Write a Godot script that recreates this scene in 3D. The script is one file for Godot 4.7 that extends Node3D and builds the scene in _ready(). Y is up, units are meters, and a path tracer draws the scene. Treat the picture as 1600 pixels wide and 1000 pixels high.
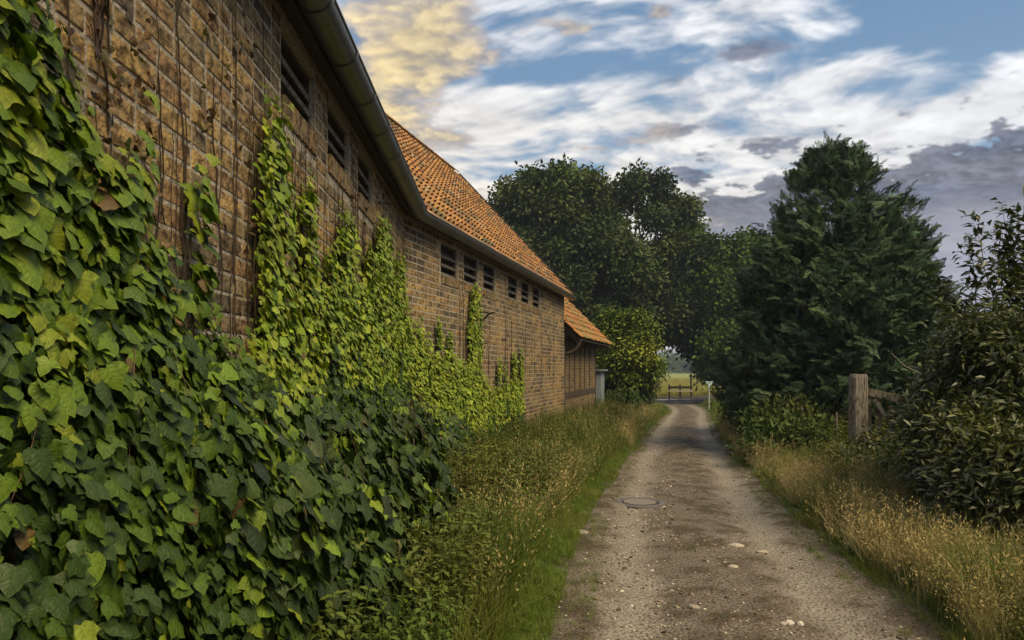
extends Node3D
# A dirt lane beside an ivy-clad brick barn under an evening sky.
# Plan coordinates: x to the right, d = depth away from the camera (world z = -d), y up, metres.

const EYE := 1.65
const EXPOSURE := 3.1
const FOCAL := 1067.0 / 500.0   # focal length over half the picture height

var rng := RandomNumberGenerator.new()
var used := {}

func _ready() -> void:
	rng.seed = 7
	# ---------- camera ----------
	var cam := Camera3D.new()
	cam.name = "camera"
	cam.position = Vector3(0, EYE, 0)
	cam.projection = Camera3D.PROJECTION_FRUSTUM
	cam.near = 0.05
	cam.far = 6000.0
	cam.size = 2.0 * cam.near / FOCAL
	cam.frustum_offset = Vector2(0, 75.0 / 1067.0 * cam.near)
	add_child(cam)
	# ---------- sky and exposure ----------
	var env := Environment.new()
	env.background_mode = Environment.BG_SKY
	env.tonemap_mode = Environment.TONE_MAPPER_LINEAR
	env.tonemap_exposure = EXPOSURE
	env.sdfgi_enabled = true
	env.ssao_enabled = true
	env.ssil_enabled = true
	var sky := Sky.new()
	var pano := PanoramaSkyMaterial.new()
	pano.panorama = make_sky()
	sky.sky_material = pano
	env.sky = sky
	env.fog_enabled = true
	env.fog_density = 0.0006
	env.fog_light_color = Color(0.72, 0.78, 0.86)
	var we := WorldEnvironment.new()
	we.name = "world_environment"
	we.environment = env
	add_child(we)
	# ---------- the low sun, spread wide by cloud ----------
	var sun := DirectionalLight3D.new()
	sun.name = "sun"
	sun.light_energy = 0.5
	sun.light_angular_distance = 34.0
	sun.light_color = Color(1.0, 0.90, 0.72)
	sun.shadow_enabled = true
	sun.look_at_from_position(Vector3(5.5, 9.5, 6.0), Vector3.ZERO, Vector3.UP)
	add_child(sun)
	# ---------- setting, then things, then small details ----------
	make_materials()
	build_all()

# ================= sky =================
var sn1 := FastNoiseLite.new()
var sn2 := FastNoiseLite.new()
var sn3 := FastNoiseLite.new()

func bump2(a: float, e: float, ca: float, ce: float, ra: float, re: float) -> float:
	var x := (a - ca) / ra
	var y := (e - ce) / re
	return exp(-(x * x + y * y))

func sky_color(dir: Vector3) -> Color:
	var el := rad_to_deg(asin(clampf(dir.y, -1.0, 1.0)))
	var az := rad_to_deg(atan2(dir.x, -dir.z))
	var y := maxf(dir.y, 0.0)
	var k := 1.0 / (y + 0.16)
	var u := dir.x * k
	var v := dir.z * k
	# blue air
	var t := pow(clampf(el / 55.0, 0.0, 1.0), 0.60)
	var col := Vector3(0.46, 0.66, 0.84).lerp(Vector3(0.010, 0.098, 0.285), t)
	col = col.lerp(Vector3(0.62, 0.55, 0.56), exp(-el / 5.0) * 0.6)
	var warm := clampf(0.5 + 0.5 * cos(deg_to_rad(az + 55.0)), 0.0, 1.0)
	warm = pow(warm, 3.0)
	# high streaked cloud
	var w1 := sn2.get_noise_2d(u * 0.8, v * 0.8)
	var w2 := sn2.get_noise_2d(u * 0.8 + 31.0, v * 0.8 - 17.0)
	var ru := u * 0.97 + v * 0.24 + w1 * 0.22
	var rv := -u * 0.24 + v * 0.97 + w2 * 0.22
	var c1 := sn1.get_noise_2d(ru * 1.2, rv * 2.0)
	var c2 := sn3.get_noise_2d(ru * 3.4 + c1 * 0.4, rv * 7.0 + w1 * 0.6)
	var c3 := sn1.get_noise_2d(u * 4.2 + 40.0 + c1 * 0.5, v * 5.0)
	var c4 := sn3.get_noise_2d(ru * 10.0 + c3 * 0.5, rv * 22.0 + c3 * 0.5)
	var cov := 0.11
	cov += 0.30 * bump2(az, el, 3.0, 14.0, 14.0, 5.0)
	cov += 0.30 * bump2(az, el, -3.0, 11.0, 9.0, 4.0)
	cov += 0.16 * bump2(az, el, 14.0, 24.0, 8.0, 3.0)
	cov += 0.46 * bump2(az, el, 36.0, 17.6, 12.0, 1.5)
	cov += 0.40 * bump2(az, el, 27.0, 15.4, 8.0, 1.4)
	cov += 0.20 * bump2(az, el, 2.0, 26.0, 6.0, 1.8)
	cov -= 1.15 * bump2(az, el, 35.0, 24.2, 10.0, 4.6)
	cov -= 0.35 * bump2(az, el, 25.0, 27.0, 4.0, 2.0)
	cov -= 0.34 * bump2(az, el, 2.5, 23.0, 4.0, 1.2)
	cov -= 0.34 * bump2(az, el, 9.5, 20.8, 5.0, 0.8)
	cov -= 0.34 * bump2(az, el, 22.0, 19.4, 7.0, 1.0)
	cov -= 0.34 * bump2(az, el, -1.5, 15.8, 3.0, 0.9)
	var den := smoothstep(-0.20, 0.34, c1 * 0.78 + c2 * 0.28 + c3 * 0.34 + c4 * 0.10 + cov)
	var white := Vector3(0.84, 0.86, 0.90).lerp(Vector3(1.0, 0.82, 0.56), warm * smoothstep(30.0, 8.0, el) * 0.95)
	white *= 0.99 + 0.24 * c2 + 0.22 * c3 + 0.16 * c4
	col = col.lerp(white, clampf(den, 0.0, 1.0) * 0.96)
	# low heaped cloud
	var b1 := sn1.get_noise_2d(u * 2.6 + 7.0 + w2 * 0.4, v * 3.2 + w1 * 0.4)
	var b2 := sn3.get_noise_2d(u * 8.0 + 5.0 + b1 * 0.5, v * 9.0)
	var b4 := sn3.get_noise_2d(u * 22.0 + b2, v * 26.0)
	var cb := -0.44
	cb += 1.30 * bump2(az, el, -7.0, 25.4, 6.2, 4.2)
	cb += 0.70 * bump2(az, el, -11.0, 20.0, 4.5, 3.6)
	cb += 0.95 * bump2(az, el, 12.3, 18.8, 2.6, 0.9)
	cb += 0.55 * bump2(az, el, 7.0, 17.8, 4.6, 0.6)
	cb += 0.42 * bump2(az, el, 19.5, 23.8, 3.2, 1.2)
	cb += 0.80 * bump2(az, el, 12.0, 27.0, 1.6, 0.9)
	cb += 0.70 * bump2(az, el, 5.0, 26.6, 2.4, 0.7)
	cb += 0.62 * bump2(az, el, -3.6, 18.4, 3.6, 0.8)
	cb += 0.66 * bump2(az, el, 13.0, 22.2, 2.0, 0.8)
	cb += 0.46 * bump2(az, el, 20.0, 17.3, 4.0, 0.6)
	cb += 0.40 * bump2(az, el, -4.0, 14.5, 4.0, 1.2)
	# the long grey banks above the horizon
	var top := 14.4 + 2.2 * b1 + 1.3 * b2 + 0.6 * b4 + 1.4 * bump2(az, 0.0, 39.0, 0.0, 8.0, 1.0)
	var bank := smoothstep(10.5, 16.5, az + 5.0 * b1) * smoothstep(150.0, 110.0, az)
	bank = maxf(bank, smoothstep(-60.0, -90.0, az) * smoothstep(-175.0, -140.0, az) * 0.8)
	cb += bank * 1.35 * smoothstep(top + 2.2, top - 1.8, el)
	var thick := b1 * 0.62 + b2 * 0.36 + b4 * 0.12 + cb
	var dl := smoothstep(-0.06, 0.34, thick)
	var core := smoothstep(0.10, 0.70, thick + b2 * 0.10)
	var grey := Vector3(0.23, 0.235, 0.29).lerp(Vector3(0.46, 0.44, 0.48), clampf(0.5 + b2 + b4, 0.0, 1.0))
	var low := smoothstep(13.0, 9.6, el + 1.5 * b2)
	grey = grey.lerp(Vector3(0.110, 0.128, 0.185) * (1.05 + 1.0 * b2 + 0.6 * b4 + 0.7 * b1), bank * 0.85)
	grey = grey.lerp(Vector3(0.36, 0.36, 0.44) * (1.0 + 0.12 * b2 + 0.30 * b1), bank * low)
	var goldness := core * clampf(warm * 1.9 - 0.20, 0.0, 1.0) * (1.0 - bank)
	grey = grey.lerp(Vector3(1.0, 0.78, 0.38) * (0.92 + 0.50 * b2 + 0.30 * b1 + 0.15 * b4), goldness * 0.85)
	grey = grey.lerp(Vector3(0.80, 0.68, 0.55), (1.0 - core) * warm * 0.4 * (1.0 - bank))
	col = col.lerp(grey, dl * 0.92)
	col = col.max(Vector3(0.01, 0.01, 0.01)) / EXPOSURE
	return Color(col.x, col.y, col.z)

func make_sky() -> ImageTexture:
	for a in [[sn1, 11, 0.9, 6], [sn2, 23, 0.8, 3], [sn3, 37, 1.0, 5]]:
		var n: FastNoiseLite = a[0]
		n.seed = a[1]
		n.noise_type = FastNoiseLite.TYPE_SIMPLEX_SMOOTH
		n.frequency = a[2]
		n.fractal_type = FastNoiseLite.FRACTAL_FBM
		n.fractal_octaves = a[3]
		n.fractal_gain = 0.52
	# the whole sphere coarsely, then the same sky sampled finely where small detail shows
	var cw := 768
	var im := Image.create_empty(cw, cw / 2, false, Image.FORMAT_RGBF)
	im.fill(Color(0.07, 0.065, 0.055))
	for j in cw / 4 + 1:
		var el := PI * (0.5 - (j + 0.5) / (cw * 0.5))
		for i in cw:
			var az := (i + 0.5) / cw * TAU
			im.set_pixel(i, j, sky_color(Vector3(sin(az) * cos(el), sin(el), -cos(az) * cos(el))))
	var w := 4096
	im.resize(w, w / 2, Image.INTERPOLATE_CUBIC)
	var i0 := int(w * -22.0 / 360.0)
	var i1 := int(w * 46.0 / 360.0)
	var j0 := int(w * 0.5 * (0.5 - 36.0 / 180.0))
	for j in range(j0, w / 4):
		var el := PI * (0.5 - (j + 0.5) / (w * 0.5))
		for i in range(i0, i1):
			var az := (i + 0.5) / w * TAU
			im.set_pixel(posmod(i, w), j, sky_color(Vector3(sin(az) * cos(el), sin(el), -cos(az) * cos(el))))
	return ImageTexture.create_from_image(im)

# ================= tools =================
class Geo:
	var v := PackedVector3Array()
	var n := PackedVector3Array()
	var c := PackedColorArray()
	var i := PackedInt32Array()
	var uv := PackedVector2Array()
	func quad(a: Vector3, b: Vector3, p: Vector3, q: Vector3, facing: Vector3, col := Color.WHITE) -> void:
		var nn := (p - a).cross(b - a)
		if nn.length_squared() < 1e-16:
			nn = (q - a).cross(p - a)
		var k := v.size()
		nn = nn.normalized()
		if nn.dot(facing) < 0.0:
			nn = -nn
			v.append_array(PackedVector3Array([a, q, p, b]))
		else:
			v.append_array(PackedVector3Array([a, b, p, q]))
		n.append_array(PackedVector3Array([nn, nn, nn, nn]))
		c.append_array(PackedColorArray([col, col, col, col]))
		i.append_array(PackedInt32Array([k, k + 1, k + 2, k, k + 2, k + 3]))
	func tri(a: Vector3, b: Vector3, p: Vector3, facing: Vector3, col := Color.WHITE) -> void:
		var nn := (p - a).cross(b - a).normalized()
		var k := v.size()
		if nn.dot(facing) < 0.0:
			nn = -nn
			v.append_array(PackedVector3Array([a, p, b]))
		else:
			v.append_array(PackedVector3Array([a, b, p]))
		n.append_array(PackedVector3Array([nn, nn, nn]))
		c.append_array(PackedColorArray([col, col, col]))
		i.append_array(PackedInt32Array([k, k + 1, k + 2]))
	# eight corners: bottom four round, then top four
	func hexa(p: Array, col := Color.WHITE) -> void:
		var m := Vector3.ZERO
		for x in p:
			m += x
		m /= 8.0
		for f in [[0, 1, 2, 3], [4, 5, 6, 7], [0, 1, 5, 4], [1, 2, 6, 5], [2, 3, 7, 6], [3, 0, 4, 7]]:
			var fm: Vector3 = (p[f[0]] + p[f[1]] + p[f[2]] + p[f[3]]) / 4.0
			quad(p[f[0]], p[f[1]], p[f[2]], p[f[3]], fm - m, col)
	func box(x: Transform3D, s: Vector3, col := Color.WHITE) -> void:
		var h := s / 2.0
		hexa([x * Vector3(-h.x, -h.y, -h.z), x * Vector3(h.x, -h.y, -h.z), x * Vector3(h.x, -h.y, h.z), x * Vector3(-h.x, -h.y, h.z),
			x * Vector3(-h.x, h.y, -h.z), x * Vector3(h.x, h.y, -h.z), x * Vector3(h.x, h.y, h.z), x * Vector3(-h.x, h.y, h.z)], col)
	# a block with its edges on the +z side broken, open at the back
	func block(x: Transform3D, L: float, H: float, D: float, b: float, jit: PackedFloat32Array, col := Color.WHITE) -> void:
		var o := []
		var f := []
		var s := []
		for q in 4:
			var sx := (-1.0 if q in [0, 3] else 1.0) * L / 2.0
			var sy := (-1.0 if q in [0, 1] else 1.0) * H / 2.0
			var jx: float = jit[q * 2]
			var jy: float = jit[q * 2 + 1]
			o.append(x * Vector3(sx, sy, 0))
			s.append(x * Vector3(sx + jx * 0.3, sy + jy * 0.3, D - b))
			f.append(x * Vector3(sx - signf(sx) * b + jx, sy - signf(sy) * b + jy, D + jx * 0.4))
		var mid := x * Vector3(0, 0, D * 0.5)
		quad(f[0], f[1], f[2], f[3], x.basis.z, col)
		for q in 4:
			var r := (q + 1) % 4
			quad(s[q], s[r], f[r], f[q], (s[q] + s[r]) / 2.0 - mid, col)
			quad(o[q], o[r], s[r], s[q], (s[q] + s[r]) / 2.0 - mid, col)
	func tube(pts: PackedVector3Array, rad: PackedFloat32Array, sides := 5, col := Color.WHITE) -> void:
		var k0 := v.size()
		var ref := Vector3(0.31, 0.12, 0.94)
		for q in pts.size():
			var t: Vector3 = (pts[mini(q + 1, pts.size() - 1)] - pts[maxi(q - 1, 0)]).normalized()
			var a := t.cross(ref)
			if a.length() < 0.1:
				a = t.cross(Vector3.RIGHT)
			a = a.normalized()
			var b := t.cross(a)
			for w in sides:
				var ang := TAU * w / sides
				var r := a * cos(ang) + b * sin(ang)
				v.append(pts[q] + r * rad[q])
				n.append(r)
				c.append(col)
		for q in pts.size() - 1:
			for w in sides:
				var w2 := (w + 1) % sides
				var p0 := k0 + q * sides + w
				var p1 := k0 + q * sides + w2
				i.append_array(PackedInt32Array([p0, p1 + sides, p1, p0, p0 + sides, p1 + sides]))
	func mesh(mat: Material = null, smooth := true) -> ArrayMesh:
		var a := []
		a.resize(Mesh.ARRAY_MAX)
		a[Mesh.ARRAY_VERTEX] = v
		a[Mesh.ARRAY_NORMAL] = n
		a[Mesh.ARRAY_COLOR] = c
		a[Mesh.ARRAY_INDEX] = i
		if uv.size() == v.size():
			a[Mesh.ARRAY_TEX_UV] = uv
		var m := ArrayMesh.new()
		m.add_surface_from_arrays(Mesh.PRIMITIVE_TRIANGLES, a)
		if mat:
			m.surface_set_material(0, mat)
		return m
	# normals from the faces, shared where vertices are shared
	func renormal() -> void:
		n.resize(v.size())
		n.fill(Vector3.ZERO)
		for q in range(0, i.size(), 3):
			var f := (v[i[q + 2]] - v[i[q]]).cross(v[i[q + 1]] - v[i[q]])
			n[i[q]] += f
			n[i[q + 1]] += f
			n[i[q + 2]] += f
		for q in n.size():
			n[q] = n[q].normalized()
	func grid(rows: Array, cols: Array = []) -> void:   # rows of PackedVector3Array; front faces up
		var k := v.size()
		var w: int = rows[0].size()
		for r in rows.size():
			v.append_array(rows[r])
			if cols:
				c.append_array(cols[r])
			else:
				for q in w:
					c.append(Color.WHITE)
		for r in rows.size() - 1:
			for q in w - 1:
				var p := k + r * w + q
				i.append_array(PackedInt32Array([p, p + w, p + w + 1, p, p + w + 1, p + 1]))

class Scatter:
	var x: Array[Transform3D] = []
	var c := PackedColorArray()
	func add(t: Transform3D, col: Color) -> void:
		x.append(t)
		c.append(col)

func numbered(called: String) -> String:
	used[called] = used.get(called, 0) + 1
	return called if used[called] == 1 else "%s_%03d" % [called, used[called] - 1]

func thing(called: String, label: String, category: String, at := Vector3.ZERO, group := "") -> Node3D:
	var o := Node3D.new()
	o.name = numbered(called)
	o.position = at
	o.set_meta("label", label)
	o.set_meta("category", category)
	if group:
		o.set_meta("group", group)
	add_child(o, true)
	return o

func part(called: String, mesh: Mesh, mat: Material, parent: Node, at := Transform3D.IDENTITY) -> MeshInstance3D:
	var o := MeshInstance3D.new()
	o.name = called
	o.mesh = mesh
	if mat:
		o.material_override = mat
	o.transform = at
	parent.add_child(o, true)
	return o

func structure(called: String, mesh: Mesh, mat: Material) -> MeshInstance3D:
	var o := part(numbered(called), mesh, mat, self)
	o.set_meta("kind", "structure")
	return o

func copies(called: String, mesh: Mesh, mat: Material, s: Scatter, parent: Node, stuff := true) -> MultiMeshInstance3D:
	var m := MultiMesh.new()
	m.transform_format = MultiMesh.TRANSFORM_3D
	m.use_colors = true
	m.mesh = mesh
	m.instance_count = s.x.size()
	for k in s.x.size():
		m.set_instance_transform(k, s.x[k])
		m.set_instance_color(k, s.c[k])
	var o := MultiMeshInstance3D.new()
	o.name = called
	o.multimesh = m
	o.material_override = mat
	if stuff:
		o.set_meta("kind", "stuff")
	parent.add_child(o, true)
	return o

func P(x: float, y: float, d: float) -> Vector3:
	return Vector3(x, y, -d)

func lin(r: float, g: float, b: float) -> Color:
	return Color(r, g, b)

func vary(c: Color, amount: float) -> Color:
	var k := 1.0 + rng.randf_range(-amount, amount)
	return Color(c.r * k * rng.randf_range(0.95, 1.05), c.g * k, c.b * k * rng.randf_range(0.92, 1.08))

func jitter(a: float) -> PackedFloat32Array:
	var j := PackedFloat32Array()
	for q in 8:
		j.append(rng.randf_range(-a, a))
	return j

func look_frame(z: Vector3, down: Vector3) -> Basis:   # z = face normal, -y = as near to down as it goes
	var zz := z.normalized()
	var x := (-down).cross(zz)
	if x.length() < 0.01:
		x = Vector3.RIGHT
	x = x.normalized()
	return Basis(x, zz.cross(x), zz)

# ================= materials =================
var mat := {}

func noise_tex(seed_: int, freq: float, stops: Array, octaves := 4, size := 512, normal := false, bump := 3.0, type := FastNoiseLite.TYPE_SIMPLEX_SMOOTH) -> NoiseTexture2D:
	var n := FastNoiseLite.new()
	n.seed = seed_
	n.noise_type = type
	n.frequency = freq
	n.fractal_octaves = octaves
	var t := NoiseTexture2D.new()
	t.width = size
	t.height = size
	t.seamless = true
	t.noise = n
	if normal:
		t.as_normal_map = true
		t.bump_strength = bump
	elif stops:
		var g := Gradient.new()
		g.offsets = PackedFloat32Array(stops.map(func(s): return s[0]))
		g.colors = PackedColorArray(stops.map(func(s): return Color(s[1], s[2], s[3]).linear_to_srgb()))
		t.color_ramp = g
	return t

func std(rough: float, tint: Color, tex: Texture2D = null, scale := 1.0, nrm: Texture2D = null, nscale := 1.0, vc := true, world := true) -> StandardMaterial3D:
	var m := StandardMaterial3D.new()
	m.albedo_color = tint.linear_to_srgb()
	m.roughness = rough
	m.metallic_specular = 0.4
	m.vertex_color_use_as_albedo = vc
	if tex or nrm:
		m.uv1_triplanar = true
		m.uv1_world_triplanar = world
		m.uv1_scale = Vector3.ONE * scale
		m.uv1_triplanar_sharpness = 6.0
	if tex:
		m.albedo_texture = tex
	if nrm:
		m.normal_enabled = true
		m.normal_texture = nrm
		m.normal_scale = nscale
	return m

func leafy(rough: float, back: Color, spec := 0.45) -> StandardMaterial3D:
	var m := StandardMaterial3D.new()
	m.roughness = rough
	m.metallic_specular = spec
	m.vertex_color_use_as_albedo = true
	m.backlight_enabled = true
	m.backlight = back
	m.cull_mode = BaseMaterial3D.CULL_DISABLED
	return m

const BRICK := [
	[0.341, 0.233, 0.093], [0.282, 0.192, 0.081], [0.226, 0.160, 0.074], [0.176, 0.132, 0.070], [0.143, 0.113, 0.067],
	[0.247, 0.159, 0.074], [0.203, 0.157, 0.087], [0.092, 0.075, 0.050], [0.241, 0.181, 0.094], [0.150, 0.105, 0.057]]
const TILE := [[0.325, 0.162, 0.050], [0.275, 0.136, 0.044], [0.360, 0.185, 0.058], [0.190, 0.100, 0.042], [0.285, 0.160, 0.064], [0.120, 0.092, 0.044], [0.280, 0.205, 0.115]]
const YOUNG := [[0.225, 0.315, 0.020], [0.300, 0.375, 0.028], [0.165, 0.250, 0.018], [0.260, 0.300, 0.030]]
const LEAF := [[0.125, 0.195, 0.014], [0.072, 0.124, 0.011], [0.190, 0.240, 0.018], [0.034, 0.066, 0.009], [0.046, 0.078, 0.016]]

func make_materials() -> void:
	var grime := noise_tex(3, 0.012, [[0.0, 0.20, 0.18, 0.16], [0.24, 0.34, 0.31, 0.28], [0.40, 0.74, 0.72, 0.70], [0.6, 1.0, 0.98, 0.95], [1.0, 1.12, 1.08, 1.0]], 8, 1024)
	var rough_n := noise_tex(4, 0.05, [], 5, 512, true, 5.0)
	mat.brick = std(0.9, Color.WHITE, grime, 1.1, rough_n, 0.8)
	for k in BRICK.size():
		mat["brick%d" % k] = std(0.9, Color(BRICK[k][0], BRICK[k][1], BRICK[k][2]), grime, 1.1, rough_n, 0.8, false)
	mat.mortar = std(0.95, Color(0.37, 0.335, 0.270), noise_tex(5, 0.03, [[0.0, 0.35, 0.33, 0.3], [0.45, 0.8, 0.78, 0.75], [1.0, 1.15, 1.12, 1.1]], 5), 1.7, rough_n, 0.9, false)
	mat.dark = std(0.95, Color(0.03, 0.026, 0.022), null, 1.0, null, 1.0, false)
	mat.wood = std(0.85, Color(0.062, 0.050, 0.038), noise_tex(6, 0.03, [[0.0, 0.4, 0.38, 0.36], [0.5, 1.0, 0.95, 0.9], [1.0, 1.4, 1.35, 1.3]], 4), 2.0, rough_n, 0.6, true)  # base colour darkened to carry the deep shade under the eaves
	mat.greywood = std(0.90, Color(0.200, 0.186, 0.158), noise_tex(7, 0.02, [[0.0, 0.18, 0.16, 0.14], [0.35, 0.5, 0.47, 0.43], [0.55, 0.95, 0.93, 0.9], [1.0, 1.6, 1.58, 1.5]], 4), 2.5, rough_n, 0.5, true)
	mat.greywood.uv1_scale = Vector3(3.4, 0.45, 3.4)
	mat.zinc = std(0.40, Color(0.16, 0.165, 0.16), noise_tex(8, 0.02, [[0.0, 0.65, 0.66, 0.66], [1.0, 1.25, 1.25, 1.22]], 4), 2.2, noise_tex(9, 0.02, [], 3, 512, true, 1.0), 0.35, true)
	mat.zinc.metallic = 0.65
	mat.iron = std(0.6, Color(0.02, 0.019, 0.018), null, 1.0, null, 1.0, false)
	var fired := noise_tex(10, 0.02, [[0.0, 0.42, 0.38, 0.34], [0.4, 0.88, 0.86, 0.84], [0.6, 1.0, 1.0, 1.0], [1.0, 1.2, 1.2, 1.15]], 5)
	mat.tile = std(0.85, Color.WHITE, fired, 1.4, rough_n, 0.5)
	for k in TILE.size():
		mat["tile%d" % k] = std(0.85, Color(TILE[k][0], TILE[k][1], TILE[k][2]), fired, 1.4, rough_n, 0.5, false)
	mat.stone = std(0.92, Color.WHITE, noise_tex(12, 0.04, [[0.0, 0.5, 0.48, 0.46], [0.5, 0.95, 0.95, 0.93], [1.0, 1.2, 1.2, 1.18]], 5), 3.0, rough_n, 0.9)
	var dirt_n := noise_tex(14, 0.035, [], 6, 1024, true, 8.0)
	var dirt := noise_tex(13, 0.03, [[0.0, 0.22, 0.20, 0.18], [0.33, 0.55, 0.53, 0.50], [0.5, 0.95, 0.95, 0.95], [0.68, 1.12, 1.12, 1.1], [0.80, 1.8, 1.8, 1.75], [1.0, 2.0, 2.0, 2.0]], 6, 1024)
	mat.road = std(0.95, Color.WHITE, dirt, 0.9, dirt_n, 1.3)
	mat.soil = std(0.97, Color.WHITE, dirt, 0.5, dirt_n, 1.0)
	mat.leaf = ivy_material()
	mat.plainleaf = leafy(0.42, Color(0.55, 0.62, 0.25), 0.5)
	mat.bark = std(0.95, Color(0.07, 0.055, 0.042), noise_tex(15, 0.04, [[0.0, 0.4, 0.4, 0.4], [1.0, 1.4, 1.35, 1.3]], 5), 1.0, rough_n, 1.2, false)
	mat.vine = std(0.95, Color.WHITE, null, 1.0, null, 1.0, true)
	mat.grass = leafy(0.6, Color(0.5, 0.5, 0.2), 0.3)
	mat.tree = leafy(0.6, Color(0.35, 0.42, 0.15), 0.25)
	mat.needle = leafy(0.62, Color(0.12, 0.16, 0.08), 0.3)
	for k in LEAF.size() + YOUNG.size():
		var lc: Array = (LEAF + YOUNG)[k]
		var m: StandardMaterial3D = mat.leaf.duplicate()
		m.vertex_color_use_as_albedo = false
		m.albedo_color = Color(lc[0], lc[1], lc[2]).linear_to_srgb()
		mat["leaf%d" % k] = m

func ivy_material() -> StandardMaterial3D:
	# veins and mottling of a lobed leaf; u runs across, v from stalk to tip
	var w := 192
	var im := Image.create_empty(w, w, false, Image.FORMAT_RGB8)
	var hm := Image.create_empty(w, w, false, Image.FORMAT_RGB8)
	var n := FastNoiseLite.new()
	n.frequency = 0.03
	n.fractal_octaves = 4
	var veins := [[Vector2(0, 0), Vector2(0, -1.05)]]
	for s in [-1.0, 1.0]:
		veins.append([Vector2(0, -0.02), Vector2(s * 0.72, -0.34)])
		veins.append([Vector2(0, -0.02), Vector2(s * 0.42, 0.08)])
		for k in 4:
			veins.append([Vector2(0, -0.22 - 0.17 * k), Vector2(s * (0.42 - 0.07 * k), -0.44 - 0.17 * k)])
		for k in 2:
			veins.append([Vector2(s * (0.26 + 0.2 * k), -0.14 - 0.1 * k), Vector2(s * (0.42 + 0.2 * k), -0.02 - 0.14 * k)])
			veins.append([Vector2(s * (0.26 + 0.2 * k), -0.14 - 0.1 * k), Vector2(s * (0.30 + 0.2 * k), -0.38 - 0.06 * k)])
	for j in w:
		for q in w:
			var p := Vector2((q + 0.5) / w * 1.6 - 0.8, 0.2 - (j + 0.5) / w * 1.3)
			var best := 1.0
			for k in veins.size():
				var c := Geometry2D.get_closest_point_to_segment(p, veins[k][0], veins[k][1])
				best = minf(best, p.distance_to(c) * (1.0 if k == 0 or k == 1 else 1.5))
			var line := smoothstep(0.030, 0.004, best)
			var b := 0.84 + 0.34 * n.get_noise_2d(q, j)
			var col := Color(b, b, b).lerp(Color(1.0, 1.0, 0.92), line * 0.5)
			im.set_pixel(q, j, col.linear_to_srgb())
			var h := clampf(0.75 - 0.55 * smoothstep(0.07, 0.0, best) + 0.2 * n.get_noise_2d(q * 2.0, j * 2.0), 0, 1)
			hm.set_pixel(q, j, Color(h, h, h))
	hm.bump_map_to_normal_map(6.0)
	var m := leafy(0.46, Color(0.55, 0.62, 0.20), 0.36)
	m.albedo_texture = ImageTexture.create_from_image(im)
	m.normal_enabled = true
	m.normal_texture = ImageTexture.create_from_image(hm)
	m.normal_scale = 0.38
	return m

# ================= the barn =================
# two straight walls that meet at a blunt inward corner
const SEG_O := [Vector2(-1.093, 0.0), Vector2(-1.284, 8.15)]
const SEG_U := [Vector2(-0.02339, 0.99973), Vector2(0.27052, 0.96271)]
const SEG_L := [8.152, 9.71]
const MITRE := 0.1499   # tangent of half the turn
const COURSE := 0.083
const EAVE := 3.47
const PITCH := 0.8203   # 47 degrees
const WINDOWS := [
	[[3.48, 4.14, 3.05, 3.41], [4.45, 5.11, 3.05, 3.41], [5.42, 6.08, 3.05, 3.41]],
	[[1.18, 1.86, 2.92, 3.36], [2.11, 2.79, 2.92, 3.36], [3.04, 3.72, 2.92, 3.36], [4.50, 5.18, 2.92, 3.36], [5.43, 6.11, 2.92, 3.36], [6.36, 7.04, 2.92, 3.36]]]
const SILL := 0.125
const WALL_LOW := -0.45
const GUT := 0.090

func seg_u(g: int) -> Vector3:
	return Vector3(SEG_U[g].x, 0, -SEG_U[g].y)

func seg_out(g: int) -> Vector3:
	return Vector3(SEG_U[g].y, 0, SEG_U[g].x)

func at(g: int, t: float, s: float, h: float) -> Vector3:   # along, inward, up
	return Vector3(SEG_O[g].x, h, -SEG_O[g].y) + seg_u(g) * t - seg_out(g) * s

func seg_frame(g: int, t: float, s: float, h: float) -> Transform3D:
	return Transform3D(Basis(seg_u(g), Vector3.UP, seg_out(g)), at(g, t, s, h))

func end_t(g: int, s: float, far: bool) -> float:
	if g == 0:
		return SEG_L[0] + s * MITRE if far else -5.0
	return SEG_L[1] if far else -s * MITRE

func slab(geo: Geo, g: int, t0: float, t1: float, s0: float, s1: float, h0: float, h1: float, m0 := false, m1 := false, col := Color.WHITE) -> void:
	var p := []
	for h in [h0, h1]:
		for q in [[false, s0], [true, s0], [true, s1], [false, s1]]:
			var t: float = t1 if q[0] else t0
			if q[0] and m1:
				t = end_t(g, q[1], true)
			if not q[0] and m0:
				t = end_t(g, q[1], false)
			p.append(at(g, t, q[1], h))
	geo.hexa(p, col)

func free_runs(g: int, h0: float, h1: float, ta: float, tb: float) -> Array:
	var runs := [[ta, tb]]
	for w in WINDOWS[g]:
		if h1 <= w[2] - SILL + 0.01 or h0 >= w[3] - 0.01:
			continue
		var last: Array = runs.pop_back()
		runs.append([last[0], w[0] - 0.012])
		runs.append([w[1] + 0.012, last[1]])
	return runs

func brick_mesh(L: float, H: float) -> ArrayMesh:
	var g := Geo.new()
	g.block(Transform3D.IDENTITY, L, H, 0.05, 0.005, jitter(0.0022))
	return g.mesh()

func project(p: Vector3) -> Vector3:   # photograph pixels, and depth
	var d := -p.z
	return Vector3(800.0 + 1067.0 * p.x / d, 575.0 - 1067.0 * (p.y - EYE) / d, d)

var barn: Node3D

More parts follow.
